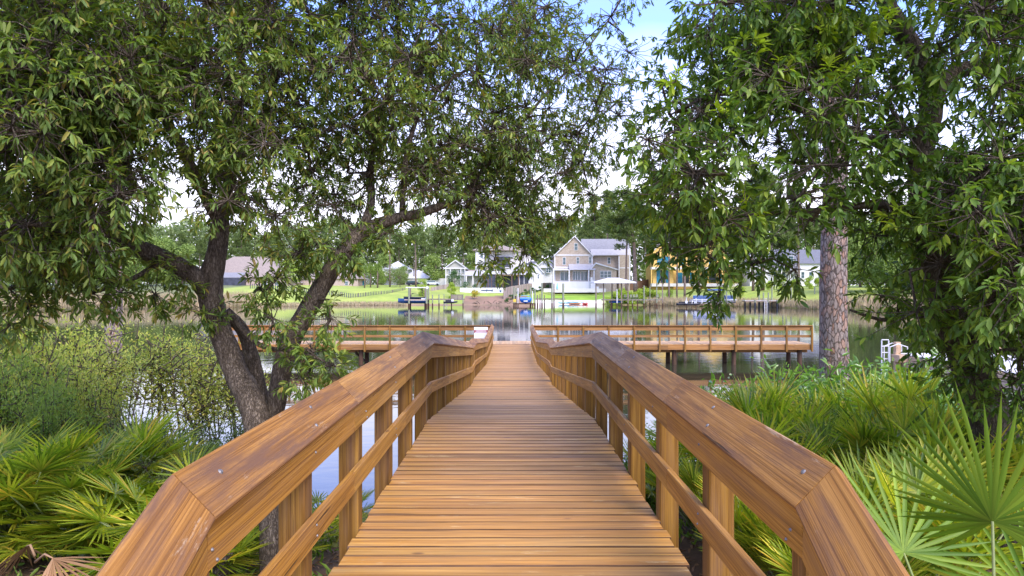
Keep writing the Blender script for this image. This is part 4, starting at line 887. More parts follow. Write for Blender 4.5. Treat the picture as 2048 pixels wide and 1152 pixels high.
# yellow house under construction
h = House('unfinished_house', 205, 1380, 582, 'unfinished yellow-sheathed house with teal openings and scaffold poles')
h.walls(1306, 1347, 505, 582, m_yel, 11); h.gable(1304, 1350, 505, 480, m_yel, m_rooft, 11, ov=.2, apex=1331); h.walls(1347, 1400, 512, 582, m_yel, 8, 1.8); h.gable(1400, 1455, 508, 484, m_yel, m_rooft, 10, apex=1429); h.walls(1400, 1455, 508, 582, m_yel, 10, 0); h.walls(1455, 1478, 530, 582, m_yel, 7, 1)
for a, b_, t, bo in ((1314, 1326, 513, 530), (1329, 1340, 513, 531)): h.window(a, b_, t, bo, 0, frame=m_yel, glass=m_teal)
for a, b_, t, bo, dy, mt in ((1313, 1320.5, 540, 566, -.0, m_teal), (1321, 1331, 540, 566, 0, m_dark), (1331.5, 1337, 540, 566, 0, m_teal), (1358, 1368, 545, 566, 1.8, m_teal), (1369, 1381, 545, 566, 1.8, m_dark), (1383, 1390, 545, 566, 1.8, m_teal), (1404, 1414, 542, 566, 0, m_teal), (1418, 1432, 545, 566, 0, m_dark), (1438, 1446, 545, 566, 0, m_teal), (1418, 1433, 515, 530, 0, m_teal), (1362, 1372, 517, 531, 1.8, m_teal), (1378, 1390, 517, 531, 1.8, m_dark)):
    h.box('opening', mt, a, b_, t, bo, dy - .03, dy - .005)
h.box('balcony_slab', m_cream, 1300, 1475, 534.5, 539, -2.4, -.02); h.box('balcony_slab', m_conc, 1300, 1478, 567, 573, -2.6, -.02); h.posts((1300, 1350, 1395, 1440), 539, 567, -2.2, m_yel, .16)
# right white house
h = House('white_farmhouse', 200, 1570, 590, 'white two-storey house with grey roof seen beyond the right trees')
h.walls(1500, 1543, 512, 590, m_white, 11); h.gable(1500, 1543, 512, 490, m_white, m_roofd, 11, apex=1521); h.walls(1543, 1655, 526, 590, m_white, 9, 1.2)
h.part('roof', m_roofd, lambda m: m.prismx([(200.6, h.z(527)), (206, h.z(497)), (211, h.z(527))], h.x(1541), h.x(1658))); h.shed(1540, 1600, 528, 541, m_roofg, 2.4, 1.2)
h.window(1512, 1520.5, 544, 558); h.window(1519, 1523, 513, 527); h.posts((1543, 1560, 1578, 1598), 541, 580, -1)
for a, b_ in ((1549, 1556), (1564, 1574), (1606, 1612), (1622, 1628), (1640, 1646)): h.window(a, b_, 544, 556, 1.2)
h.window(1580, 1590, 512, 522, 1.2)
# tan roofed brick houses, left
h = House('brick_house', 200, 480, 585, 'wide brick house with tall tan hipped roof seen left between the oak trunks')
h.walls(395, 570, 555, 588, m_brick, 14); h.hip(393, 571, 555, 511, m_rooft, 14, ridge=8.5); h.box('pool_cage', m_screen, 410, 492, 556, 584, -4, -.02); h.shed(410, 492, 546, 556, m_roofg, 4); h.window(524, 534, 561, 570); h.window(550, 556, 561, 570)
h = House('brick_house', 215, 658, 580, 'low brick house with tan hipped roof just left of the leaning oak branch')
h.walls(600, 716, 558, 584, m_brick, 12); h.hip(598, 718, 557, 537, m_rooft, 12, ridge=7); h.window(630, 640, 563, 570); h.window(690, 696, 563, 570); h.hip(582, 610, 566, 558, m_rooft, 4, -5, ov=.3); h.walls(584, 608, 566, 584, m_brick, 4, -5)
h = House('small_house', 250, 712, 575, 'small white house with dark grey roof behind the low brick house'); h.walls(692, 734, 553, 575, m_white, 8); h.part('roof', m_roofd, lambda m: m.prismx([(249.4, h.z(554)), (254, h.z(539)), (258, h.z(554))], h.x(690), h.x(736))); h.window(716, 724, 558, 565)
h = House('metal_roof_house', 240, 810, 575, 'house with bright white metal roofs behind the small round trees'); h.walls(768, 814, 538, 575, m_cream, 10); h.hip(766, 816, 538, 521, m_roofw, 10, ridge=5); h.walls(814, 855, 556, 575, m_cream, 8); h.hip(806, 856, 556, 540, m_roofw, 8, ridge=4)
h.part('garage', m_white, lambda m: m.box(h.x(874), h.x(895), 236, 240, h.z(573), h.z(557)))
h.window(776, 782, 546, 556); h.window(795, 801, 546, 556); h.box('garage_door', m_dark, 823, 833, 562, 572, -.06, -.01)
h = House('grey_cottage', 222, 911, 575, 'narrow grey-green two-storey cottage with white gable trim'); h.walls(892, 931, 537, 575, m_olive, 9); h.gable(890, 932, 537, 522, m_olive, m_roofg, 9, ov=.5); h.box('trim_band', m_white, 889, 933, 535.5, 537.8, -.6, -.05); h.window(917, 928, 539, 545, 0, cols=3); h.window(897, 903, 540, 546); h.posts((892, 901, 922, 930), 537, 572, -.5, m_white, .14); h.box('deck_rail', m_white, 892, 931, 549, 551, -.6, -.3); h.walls(932, 950, 548, 575, m_cream, 5, 4); h.shed(931, 952, 540, 548, m_rooft, 3, 4.2)

# ---- fences
def fence(name, label, pts, h, mat, step=.16, gap=.02, post=2.4, pm=None):
    """pts: ground-following list of (x, y); top height list h"""
    root = empty(name, (pts[0][0], pts[0][1], gh(*pts[0])), label, 'fence'); O = root.location; m = MB(O); mp_ = []
    for i in range(len(pts) - 1):
        (xa, ya), (xb, yb) = pts[i], pts[i+1]; L = math.hypot(xb - xa, yb - ya); n_ = max(1, int(L / step))
        for k in range(n_):
            f = k / n_; x, y = xa + (xb - xa) * f, ya + (yb - ya) * f; f2 = (k + 1 - gap / step) / n_; x2, y2 = xa + (xb - xa) * f2, ya + (yb - ya) * f2
            hh = h[i] + (h[i+1] - h[i]) * f; g = gh(x, y); m.beam(((x + x2) / 2, (y + y2) / 2, g + .02), ((x + x2) / 2, (y + y2) / 2, g + hh + random.uniform(-.01, .01)), math.hypot(x2 - x, y2 - y), .02, 0, up=(-(yb - ya) / L, (xb - xa) / L, 0))
        for k in range(int(L / post) + 1):
            f = k * post / L; mp_.append((xa + (xb - xa) * f, ya + (yb - ya) * f + .06, h[i] + (h[i+1] - h[i]) * f))
    m.build('panel', mat, root); 
    for x, y, hh in mp_:
        q = MB(O); g = gh(x, y); q.box(x - .06, x + .06, y, y + .1, g - .2, g + hh + .06); q.build('post', pm or mat, root)
fence('wooden_fence', 'weathered grey board fence climbing the lawn between the two centre houses', [(X(1007, 184), 184), (X(1030, 192), 192), (X(1060, 203), 203), (X(1108, 222), 222)], [2.9, 2.6, 2.3, 2.2], m_fencew, step=.3)
fence('wooden_fence', 'short tan board fence behind the first boat dock', [(X(862, 196), 196), (X(898, 202), 202)], [1.0, 1.5], m_fencew, step=.3)
fence('wooden_fence', 'dark brown fence rising from the shingle house to the yellow house', [(X(1259, 205), 205), (X(1306, 214), 214)], [2.3, 3.2], m_pergola, step=.3)
fence('lawn_fence', 'low dark green mesh fence crossing the left lawn', [(X(500, 181), 181), (X(700, 182), 182), (X(775, 190), 190), (X(812, 198), 198)], [1.25, 1.2, .8, .7], m_screen, step=.5, gap=.3, pm=wood_grey)

# ---- far docks
def dock(label, x0, x1, y0, y1, zt, piles, deckmat, thick=.28, name='boat_dock'):
    root = empty(name, ((x0 + x1) / 2, y0, 0), label, 'dock'); O = root.location
    m = MB(O); x = x0
    while x < x1 - .05: m.box(x, min(x + .27, x1), y0, y1, zt - .05, zt); x += .3
    m.build('deck', deckmat, root); m = MB(O); m.box(x0 + .02, x1 - .02, y0 + .02, y0 + .1, zt - thick, zt - .06); m.box(x0 + .02, x1 - .02, y1 - .1, y1 - .02, zt - thick, zt - .06); m.build('fascia', wood_grey, root)
    for (px, pyt, Y, r, mat) in piles:
        q = MB(O); x = X(px, Y); q.cyl((x, Y, -1.4), (x, Y, Z(pyt, Y)), r, r * .94, 10); q.build('piling', mat, root)
        q = MB(O); q.cyl((x, Y, -.6), (x, Y, .75), r * 1.06, r * 1.05, 10); q.build('waterline_wrap', wood_dark, root)
    return root
Yd = 163
r1_ = dock('grey dock with screen panel beside the lifted wake boat', X(855, Yd), X(928, Yd), Yd, Yd + 2.2, Z(597.5, Yd), [(865, 589, Yd - .1, .16, wood_green), (878, 589, Yd - .1, .16, wood_green), (888, 588, Yd + 2.2, .10, wood_green), (903, 600, Yd - .1, .12, m_white), (926, 590, Yd - .1, .12, wood_green), (857, 574, Yd + 1, .19, wood_green), (853, 574, Yd - 2.6, .22, wood_green), (818, 575, Yd - 2.6, .22, wood_green), (821, 576, Yd + .6, .15, wood_grey), (850, 577, Yd + .6, .15, wood_grey)], wood_grey)
O = r1_.location
m = MB(O); m.box(X(815, Yd), X(857, Yd), Yd - 2.7, Yd - 2.5, Z(576, Yd), Z(574, Yd)); m.box(X(815, Yd), X(857, Yd), Yd + .5, Yd + .7, Z(576, Yd), Z(574, Yd)); m.box(X(855, Yd), X(859, Yd), Yd - 2.8, Yd - 2.4, Z(578, Yd), Z(573, Yd)); m.build('lift_beam', m_white, r1_)
m = MB(O); m.box(X(812, Yd), X(854, Yd), Yd - 2.6, Yd - 2.45, Z(600, Yd), Z(598.5, Yd)); m.build('lift_cradle', wood_pale, r1_)
m = MB(O); 
for k in range(8): m.box(X(902 + 3 * k, Yd), X(904.6 + 3 * k, Yd), Yd - .1, Yd - .02, Z(600, Yd), Z(589.5, Yd))
m.box(X(901, Yd), X(927, Yd), Yd - .14, Yd - .04, Z(590, Yd), Z(589, Yd)); m.build('screen_panel', wood_grey, r1_)
m = MB(O)
for k in range(5): m.box(X(888, Yd), X(894, Yd), Yd - .2, Yd - .12, Z(601 + 2.2 * k, Yd) - .05, Z(601 + 2.2 * k, Yd) + .03)
for q in (888, 894): m.box(X(q, Yd) - .04, X(q, Yd) + .04, Yd - .2, Yd - .1, -.4, Z(599, Yd))
m.build('ladder', m_alu, r1_)
Yd = 165
r2_ = dock('dock with a row of tall green pilings and a boat lift in mid shore', X(1070, Yd), X(1131, Yd), Yd, Yd + 2.0, Z(597, Yd), [(1028, 574, Yd - .5, .19, wood_green), (1032, 576, Yd + 3, .15, wood_green), (1036, 576, Yd - .6, .13, m_white), (1061, 572, Yd + 3.4, .19, wood_green), (1065, 582, Yd - .5, .12, m_white), (1070, 578, Yd - .2, .19, wood_green), (1075, 590, Yd - .1, .18, wood_grey), (1080, 588, Yd - .1, .14, wood_grey), (1084, 566, Yd - .3, .20, wood_green), (1089, 590, Yd + 1.9, .13, wood_grey), (1104, 566, Yd - .6, .2, wood_green), (1108, 567, Yd + 2.1, .16, wood_grey), (1126.5, 567, Yd - .3, .26, wood_green)], wood_grey)
O = r2_.location; m = MB(O); m.box(X(1026, Yd), X(1071, Yd), Yd - .4, Yd - .2, Z(608.5, Yd), Z(607, Yd)); m.box(X(1026, Yd), X(1071, Yd), Yd + 2.8, Yd + 3, Z(608.5, Yd), Z(607, Yd)); m.box(X(1025, Yd), X(1032, Yd), Yd, Yd + .6, Z(599, Yd), Z(592, Yd)); m.build('lift_cradle', wood_dark, r2_)
m = MB(O); m.box(X(1026.5, Yd), X(1032, Yd), Yd - .7, Yd - .62, Z(604, Yd), Z(598, Yd)); m.build('yellow_marker', m_yplast, r2_)
Yd = 164
r3_ = dock('long dock with hip-roofed white boathouse in front of yellow-green shrubs', X(1205, Yd), X(1325, Yd), Yd, Yd + 2.2, Z(598.5, Yd), [(1192, 565, Yd - .8, .17, wood_grey), (1207, 565, Yd + .1, .16, wood_grey), (1224, 565, Yd + 4.5, .15, wood_grey), (1234, 578, Yd - .3, .12, m_white), (1243, 566, Yd + .1, .17, wood_grey), (1256, 566, Yd - .8, .15, wood_grey), (1265, 599, Yd - .1, .13, wood_green), (1288, 571, Yd - .1, .18, wood_green), (1300, 572, Yd + 2, .12, wood_green), (1313.5, 563, Yd - .2, .16, wood_green), (1325, 566, Yd - .1, .15, wood_grey), (1275, 600, Yd + .3, .16, wood_dark), (1310, 600, Yd + .3, .12, wood_dark), (1222, 600, Yd + .3, .12, wood_dark)], wood_green)
O = r3_.location; m = MB(O); m.hip(X(1190, Yd), X(1267, Yd), Yd - 1.2, Yd + 5, Z(564, Yd), Z(555.3, Yd), .4, th=.28, ridge=3.8); m.build('boathouse_roof', m_roofw, r3_)
for ci_, q in enumerate((1252, 1258, 1264, 1270, 1276, 1318)):
    x = X(q, Yd); m = MB((x, Yd + 1.2, Z(598.5, Yd))); m.box(x - .25, x + .25, Yd + 1, Yd + 1.5, Z(594.5, Yd), Z(594.5, Yd) + .06); m.box(x - .25, x + .25, Yd + 1.5, Yd + 1.58, Z(595, Yd), Z(589, Yd)); m.box(x - .25, x - .2, Yd + 1, Yd + 1.5, Z(598, Yd), Z(594.5, Yd)); m.box(x + .2, x + .25, Yd + 1, Yd + 1.5, Z(598, Yd), Z(594.5, Yd))
    co = m.build('deck_chair', wood_green); co.location = (x, Yd + 1.2, Z(598.5, Yd)); tag(co, 'grey-green deck chair alone at the right end of the boathouse dock' if q == 1318 else 'grey-green deck chair in the row on the boathouse dock', 'chair', 'deck chairs on the boathouse dock')
Yd = 152
pil = [(1490 + 9.3 * k + random.uniform(-2, 2), random.choice([578, 600, 600, 574, 600, 585]), Yd + random.choice([-.1, 2.2, -.1]), random.uniform(.13, .19), wood_green) for k in range(17)]
r4_ = dock('long white-decked dock on many dark wrapped pilings at the right', X(1490, Yd), X(1640, Yd), Yd, Yd + 2.2, Z(601, Yd), pil, m_conc)
O = r4_.location
for (px, pyt, Y, r, mat) in pil:
    q = MB(O); q.cyl((X(px, Y), Y, -.5), (X(px, Y), Y, Z(605, Y)), r * 1.25, r * 1.2, 10); q.build('piling_sleeve', m_black, r4_)
m = MB(O)
for q in (1528, 1533): m.box(X(q, Yd) - .04, X(q, Yd) + .04, Yd - .4, Yd - .3, -.8, Z(603, Yd))
for k in range(9): m.box(X(1528, Yd), X(1533, Yd), Yd - .38, Yd - .32, -.6 + .33 * k, -.55 + .33 * k)
m.build('ladder', m_white, r4_)

# ---- boats
def hull_mesh(m, L, W, H, ox, oy, oz, ax='x', bow=.85, n=14, rocker=.15, flip=1):
    """pointed hull with rounded bilge along x (bow at -L/2 when flip=1)"""
    sec = []
    for i in range(n + 1):
        t = i / n; w = W / 2 * min(1, (1 - (1 - min(1, t / .45)) ** 2.0)) ; w = max(w, .02); k = rocker * max(0, .45 - t) ** 2 * 6; sh = H * (1 + .25 * (1 - t) ** 2)
        ring = [(-w, sh), (-w * .96, H * .55), (-w * .7, H * .15 + k), (0, k * 1.15), (w * .7, H * .15 + k), (w * .96, H * .55), (w, sh), (w * .5, sh + .05), (-w * .5, sh + .05)]
        x = (t - .5) * L * flip
        for yy, zz in ring: sec.append((ox + x, oy + yy, oz + min(zz, sh)) if ax == 'x' else (ox + yy, oy + x, oz + min(zz, sh)))
    q = 9; fs = [(i*q + k, i*q + (k+1) % q, (i+1)*q + (k+1) % q, (i+1)*q + k) for i in range(n) for k in range(q)] + [tuple(range(q)), tuple(range(n*q, n*q+q))]
    m.add(sec, fs)
Yb = 162.2; bx0 = X(825, Yb)
bt = empty('wake_boat', (bx0, Yb, Z(607, Yb)), 'navy and white wake boat under a dark cover hanging in the lift', 'boat'); O = bt.location
m = MB(); hull_mesh(m, 6.9, 2.3, 1.0, 0, 0, 0); m.build('hull', m_navy, bt, True)
m = MB(); hull_mesh(m, 6.6, 2.36, .42, .15, 0, .48); m.build('side_stripe', m_gel, bt, True)
m = MB(); hull_mesh(m, 5.2, 2.1, .55, .5, 0, 1.0, rocker=0); m.build('cover', m_black, bt, True)
m = MB(); m.tube([(-.6, -.9, 1.4), (-.2, -.85, 2.3), (.5, -.8, 2.5)], [.05] * 3, 6); m.tube([(-.6, .9, 1.4), (-.2, .85, 2.3), (.5, .8, 2.5)], [.05] * 3, 6); m.box(.0, .9, -.8, .8, 2.4, 2.5); m.build('tower', m_black, bt)
m = MB(); m.box(2.2, 3.2, -1.0, 1.0, .95, 1.45); m.build('stern_seat', m_gel, bt)
Yb = 166; bt = empty('motor_boat', (X(1051, Yb), Yb, Z(607.3, Yb)), 'bright blue motor boat seen stern-on in the lift at the tall pilings', 'boat')
m = MB(); hull_mesh(m, 5.5, 2.9, 1.15, 0, .5, .15, ax='y', flip=-1); m.build('hull', m_blue, bt, True); m = MB(); m.box(-.5, .5, -2.35, -2.25, .55, .8); m.build('number_panel', m_gel, bt)
m = MB(); m.tube([(-1.2, 0, 1.2), (-1.0, 0, 2.0), (1.0, 0, 2.0), (1.2, 0, 1.2)], [.05] * 4, 6); m.box(-1.3, 1.3, -1.8, 1.5, 1.22, 1.42); m.build('deck_rim', m_cyan, bt)
Yb = 161; 
def jetski(px, label, c1, c2, z=None, Yb=161.0, s=1.0):
    o = empty('jet_ski', (X(px, Yb), Yb, .25 if z is None else z), label, 'jet ski')
    m = MB(); hull_mesh(m, 3.3, 1.2, .45, 0, 0, 0, flip=-1); m.build('hull', c1, o, True); m = MB(); hull_mesh(m, 1.8, .5, .35, -.3, 0, .45, rocker=0, flip=-1); m.build('seat', m_black, o, True)
    m = MB(); m.prismx([(-.3, .45), (.3, .45), (.2, 1.0), (-.2, 1.0)], .25, .75); m.beam((.5, -.4, 1.05), (.5, .4, 1.05), .06, .06, .01); m.build('handlebar', c2, o); return o
jetski(901, 'black and white jet ski on its cradle under the left dock', m_black, m_gel, .75, 162)
jetski(1232, 'blue jet ski parked under the boathouse roof', m_blue, m_blue, .75, 165.5)
jetski(1368, 'dark jet ski with white nose nearest the yellow house', m_black, m_gel, .45, 156); jetski(1386, 'second dark jet ski floating next to the pontoon boat', m_black, m_gel, .45, 155)
Yb = 157; po_ = empty('pontoon_boat', (X(1428, Yb), Yb, .4), 'white and blue pontoon boat with blue canopy and silver rails', 'boat')
for q in (-1, 1):
    m = MB(); m.cyl((-5.0, q * .95, .9), (4.6, q * .95, .9), .33, .33, 14); m.cyl((-5.5, q * .95, .95), (-5.0, q * .95, .9), .05, .33, 14); m.build('pontoon', m_alu, po_, True)
m = MB(); m.box(-5.1, 4.8, -1.3, 1.3, 1.22, 1.36); m.build('deck', m_gel, po_)
m = MB()
for yy in (-1.28, 1.28):
    for zz in (1.5, 1.95, 2.35): m.beam((-4.6, yy, zz), (4.6, yy, zz), .05, .05, .008)
    for k in range(9): m.beam((-4.6 + 1.15 * k, yy, 1.36), (-4.6 + 1.15 * k, yy, 2.38), .05, .05, .008)
m.build('rail', m_alu, po_)
m = MB(); m.box(-4.5, 4.5, -1.25, -1.2, 1.5, 2.25); m.box(-4.5, 4.5, 1.2, 1.25, 1.5, 2.25); m.build('side_panel', m_canvas, po_)
m = MB(); m.prismx([(-1.2, 3.5), (0, 3.75), (1.2, 3.5), (1.2, 3.42), (0, 3.66), (-1.2, 3.42)], -1.5, 2.2); m.build('canopy', m_canvas, po_)
for q in ((-1.4, -1.2), (-1.4, 1.2), (2.1, -1.2), (2.1, 1.2)):
    m = MB(); m.beam((q[0], q[1], 1.4), (q[0], q[1], 3.45), .05, .05, .008); m.build('canopy_pole', m_alu, po_)
m = MB(); m.box(-3.8, -2.2, -.9, -.3, 1.4, 1.9); m.box(2.8, 4.3, -.9, .9, 1.4, 2.0); m.box(.2, .9, -.4, .4, 1.4, 2.2); m.build('seat', m_gel, po_)
li = dock('boat lift with white posts around the pontoon boat', X(1376, 155), X(1450, 155), 155, 155.35, 1.0, [(1373, 595, 154.6, .09, m_white), (1384, 600, 154.6, .09, m_white), (1392, 596, 154.6, .09, m_white), (1404, 598, 154.6, .11, m_white), (1436, 585, 154.6, .17, wood_grey), (1453, 577, 154.6, .15, wood_green)], m_white, name='boat_lift')
li['category'] = 'boat lift'
def kayak(px, Y, mat, label, rz=.2, z=None):
    o = empty('kayak', (X(px, Y), Y, gh(X(px, Y), Y) + .05 if z is None else z), label, 'kayak', 'kayaks drawn up on the white sand', rz)
    m = MB(); hull_mesh(m, 1.65, .7, .24, -.82, 0, 0); hull_mesh(m, 1.65, .7, .24, .82, 0, 0, flip=-1); m.build('hull', mat, o, True); m = MB(); m.cyl((0, 0, .26), (0, 0, .33), .28, .26, 12); m.build('cockpit', m_black, o)
kayak(1127, 184.5, m_tealp, 'teal kayak leftmost on the white sand', .3); kayak(1136, 184.2, m_cyan, 'pale blue kayak second from the left on the sand', -.2); kayak(1146, 185.2, m_tealp, 'teal kayak in the middle of the sandy beach', .5); kayak(1155, 184.6, m_cyan, 'pale blue kayak on the right of the sandy beach', .1); kayak(1150, 183.4, m_orange, 'orange kayak lying at the edge of the water', .0)
rd = empty('red_plant', (X(1171, 182.6), 182.6, -.05), 'red spiky plant at the edge of the sandy beach', 'plant')
q = rnd_dirs(46) * np.array([1, 1, .5]) + np.array([0, 0, .55]); leaves('foliage', m_redleaf, np.zeros((46, 3)) + rnd_dirs(46) * .15, q, rnd_dirs(46), rng.uniform(.7, 1.5, 46), .16, rd, tv=SM_V, tf=SM_F)

# ---- near dock at the right with white ladder
Yr = 33.4; zt = Z(706, Yr); rt = empty('side_dock', (18.9, 26, zt), 'pale timber dock with white top and white ladder at the right edge of the water', 'dock'); O = rt.location
m = MB(O); y = 20.0
while y < Yr - .1: m.box(18.85, 23.6, y, y + .145, zt - .04, zt); y += .15
m.build('deck', m_conc, rt)
m = MB(O)
for z0 in (zt - .33, zt - .62): 
    m.beam((18.83, 20, z0 + .13), (18.83, Yr, z0 + .13), .045, .27, .004); m.beam((18.85, Yr + .02, z0 + .13), (23.6, Yr + .02, z0 + .13), .045, .27, .004); m.beam((18.85, 19.98, z0 + .13), (23.6, 19.98, z0 + .13), .045, .27, .004)
m.build('fascia', wood_pale, rt)
for x, y, zz in ((18.62, 33.0, Z(684, 33)), (18.7, 27.5, zt + .1), (23.5, 33, zt + .4), (21.5, 33.3, zt + .35)):
    m = MB(O); m.beam((x, y, -1.3), (x, y, zz), .24, .24, .015, up=(0, 1, 0)); m.build('piling', wood_pale, rt)
m = MB(O)
for x in (17.98, 18.32): m.tube([(x, 33.2, -.8), (x, 33.2, Z(681, 33.2)), ], [.032, .032], 8)
for k in range(9): m.tube([(17.98, 33.2, -.6 + .31 * k), (18.32, 33.2, -.6 + .31 * k)], [.026, .026], 6)
for dy in (0, .5): m.tube([(18.1, 33.2 - dy, zt - .4), (18.1, 33.2 - dy, zt + .35), (18.5, 33.2 - dy, zt + .5), (18.95, 33.2 - dy, zt + .35), (18.95, 33.2 - dy, zt)], [.026] * 5, 8)
m.build('ladder', m_white, rt)
m = MB(O); m.box(18.4, 18.83, 32.4, 33.1, zt - .35, zt - .02); m.build('bracket', wood_pale, rt)

# ---- far trees
def tree_mesh(root, h, w, n, mat, L, seed, trunk_h=.3, shape=1.0, bark=m_fbark, r=None, lobes=16):
    g = np.random.default_rng(seed); r = r or h * .018; mb = MB()
    pts = [Vector((g.normal() * .01 * h, g.normal() * .01 * h, h * t)) for t in (-.03, .15, .35, .6, .85)]; mb.tube(pts, [r * 1.1, r, r * .8, r * .5, r * .2], 8)
    C = []; Rr = []
    for k in range(lobes):
        f = g.uniform(0, 1); zz = h * (trunk_h + (1 - trunk_h) * f); ww = w * .5 * (math.sin(math.pi * min(1, (f * .85 + .12) ** .8)) ** .6 if shape else (1 - f * .9)); a = g.uniform(0, 6.28); q = g.uniform(.3, .8)
        c = np.array([math.cos(a) * ww * q, math.sin(a) * ww * q, zz * .97]); C.append(c); Rr.append(w * g.uniform(.14, .24)); mb.tube([pts[2], Vector(c)], [r * .4, r * .1], 5)
    mb.build('trunk', bark, root, smooth=True); C = np.array(C); Rr = np.array(Rr)
    cid = g.integers(0, lobes, n); d = norm(g.normal(size=(n, 3))); pos = C[cid] + d * (Rr[cid] * (.55 + .5 * g.random(n)))[:, None] * np.array([1, 1, .8])
    leaves('crown', mat, pos, norm(d * .6 + norm(g.normal(size=(n, 3))) + np.array([0, 0, -.1])), norm(d + norm(g.normal(size=(n, 3))) * .6 + np.array([0, 0, .4])), L * g.uniform(.6, 1.3, n), L * .6, root, tv=SM_V, tf=SM_F, smooth=False)
pp_ = [proto('pine_tree') for _ in range(5)]
for k, o in enumerate(pp_): pine_mesh(o, 24, .30, (.55, .5, .62, .45, .6)[k], 0, m_pine, m_fbark, 5200, .62, 200 + k, dx=random.uniform(-1.5, 1.5), nsides=8)
wu = [False] * 5
front = [(1271,572,186,29,1.9,'thick pine trunk rising behind the boathouse roof'),(1252,578,187,27,1.1,'slimmer pine leaning beside the thick boathouse pine'),(1338,598,176,24,.85,'first thin pine in front of the yellow house'),(1354,598,177,25,.8,'second thin pine in front of the yellow house'),(1369,598,175,26,1.0,'third thin pine in front of the yellow house, behind the jet skis'),(1397,598,174,26,1.2,'pine in front of the teal doors of the yellow house'),(1506,592,176,28,1.1,'slim leaning pine before the right white house'),(1525,592,174,30,1.5,'thick pine before the right white house'),(1597,592,174,27,1.0,'pine crossing the right end of the white house'),(780,570,216,25,.9,'tall pine between the white metal roofs and the wood'),(832,572,214,24,1.1,'tall bare-trunked pine beside the white metal roof'),(1190,560,225,31,1.0,'tall open pine rising above the shingle house roof'),(1215,560,228,32,1.0,'high flat-topped pine right of the shingle roof ridge')]
for i, (px, py, Y, hh, fat, lab) in enumerate(front):
    x = X(px, Y); o = put(pp_, wu, i, (x, Y, gh(x, Y) - .3), (hh / 24 * max(fat, .8), hh / 24 * max(fat, .8), hh / 24), random.uniform(0, 6), lab, 'pine tree', 'pines standing on the far lawns')
n = 0
for row, (Y0, cnt) in enumerate(((243, 34), (252, 34), (262, 34))):
    for k in range(cnt):
        px = -50 + 2150 * (k + random.uniform(.1, .9)) / cnt; Y = Y0 + random.uniform(-3, 3); x = X(px, Y); hh = np.interp(px, [0, 600, 1050, 1150, 1260, 1800], [17, 19.5, 19, 25, 26, 27]) * random.uniform(.88, 1.1)
        put(pp_, wu, n, (x, Y, 4.6), (hh / 24 * .95, hh / 24 * .95, hh / 24), random.uniform(0, 6), 'tall pine of the wood behind the far houses', 'pine tree', 'pines of the wood behind the houses'); n += 1
bp_ = [proto('broadleaf_tree') for _ in range(3)]
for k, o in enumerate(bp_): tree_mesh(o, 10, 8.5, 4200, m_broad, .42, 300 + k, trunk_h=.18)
wb = [False] * 3; n = 0
for k in range(46):
    px = -40 + 2120 * (k + random.uniform(.1, .9)) / 46; Y = 238 + random.uniform(-3, 4); x = X(px, Y); s_ = random.uniform(.75, 1.25)
    put(bp_, wb, n, (x, Y, 4.4), (s_, s_, s_), random.uniform(0, 6), 'bushy broadleaf tree under the pines of the far wood', 'tree', 'understorey trees of the far wood'); n += 1
for i, (px, Y, hh) in enumerate([(-60,150,15),(0,143,14),(60,150,16),(115,158,14),(160,165,15),(215,170,13),(270,176,14),(325,182,13),(365,190,12),(30,170,18),(130,180,17),(240,195,17)]):
    x = X(px, Y); put(bp_, wb, n, (x, Y, max(gh(x, Y), 0) - .2), hh / 10, random.uniform(0, 6), 'light green leafy tree behind the reeds on the far left shore', 'tree', 'leafy trees on the far left shore'); n += 1
for i, (px, Y, hh) in enumerate([(1690,150,13),(1740,148,15),(1790,142,13),(1840,138,15),(1890,135,14),(1950,130,15),(2010,128,14),(2080,125,15),(1720,170,19),(1800,165,19),(1880,160,20),(1970,155,19)]):
    x = X(px, Y); put(bp_, wb, n, (x, Y, max(gh(x, Y), 0) - .2), hh / 10, random.uniform(0, 6), 'leafy tree behind the reeds on the far right shore', 'tree', 'leafy trees on the far right shore'); n += 1
def single(name, label, cat, px, Y, hh, w, cnt, mat, L, seed, **kw):
    x = X(px, Y); o = empty(name, (x, Y, gh(x, Y) - .1), label, cat); tree_mesh(o, hh, w, cnt, mat, L, seed, **kw)
single('round_tree', 'bright green round tree between the two brick houses', 'tree', 577, 205, 8.2, 7.5, 3000, m_bright, .3, 401, trunk_h=.12)
single('round_tree', 'small rounded tree left of the white metal roof house', 'tree', 757, 212, 6.6, 5.6, 2200, m_broad, .28, 402, trunk_h=.3)
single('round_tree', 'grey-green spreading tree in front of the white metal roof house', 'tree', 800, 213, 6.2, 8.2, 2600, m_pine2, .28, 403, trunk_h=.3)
single('dense_shrub', 'bright lime bush behind the wake boat', 'bush', 845, 186, 5.6, 3.4, 2400, m_bright, .24, 404, trunk_h=.05)
single('dense_shrub', 'tall yellow-green bush right of the short tan fence', 'bush', 903, 184, 4.3, 3.0, 2400, m_bright, .22, 405, trunk_h=.04)
single('dense_shrub', 'small golden tree on the lawn before the white wall', 'bush', 950, 183, 2.8, 2.7, 1500, m_yellowish, .2, 406, trunk_h=.3)
single('dense_tree', 'dark green tree in front of the grey cottage', 'tree', 909, 208, 5.6, 4.6, 2400, m_hedge, .26, 407, trunk_h=.1)
single('hedge_bush', 'clipped dark green bush by the olive wing of the modern house', 'bush', 931, 200, 2.4, 4.0, 1500, m_hedge, .2, 408, trunk_h=.05)
single('hedge_bush', 'dark bush left of the white lettered wall', 'bush', 952, 201, 2.4, 2.4, 1000, m_hedge, .2, 409, trunk_h=.05)
single('dense_tree', 'green tree between the yellow house and the right white house', 'tree', 1478, 196, 9.0, 5.0, 2600, m_broad, .3, 410, trunk_h=.1)
hp = [proto('hedge_plant') for _ in range(2)]
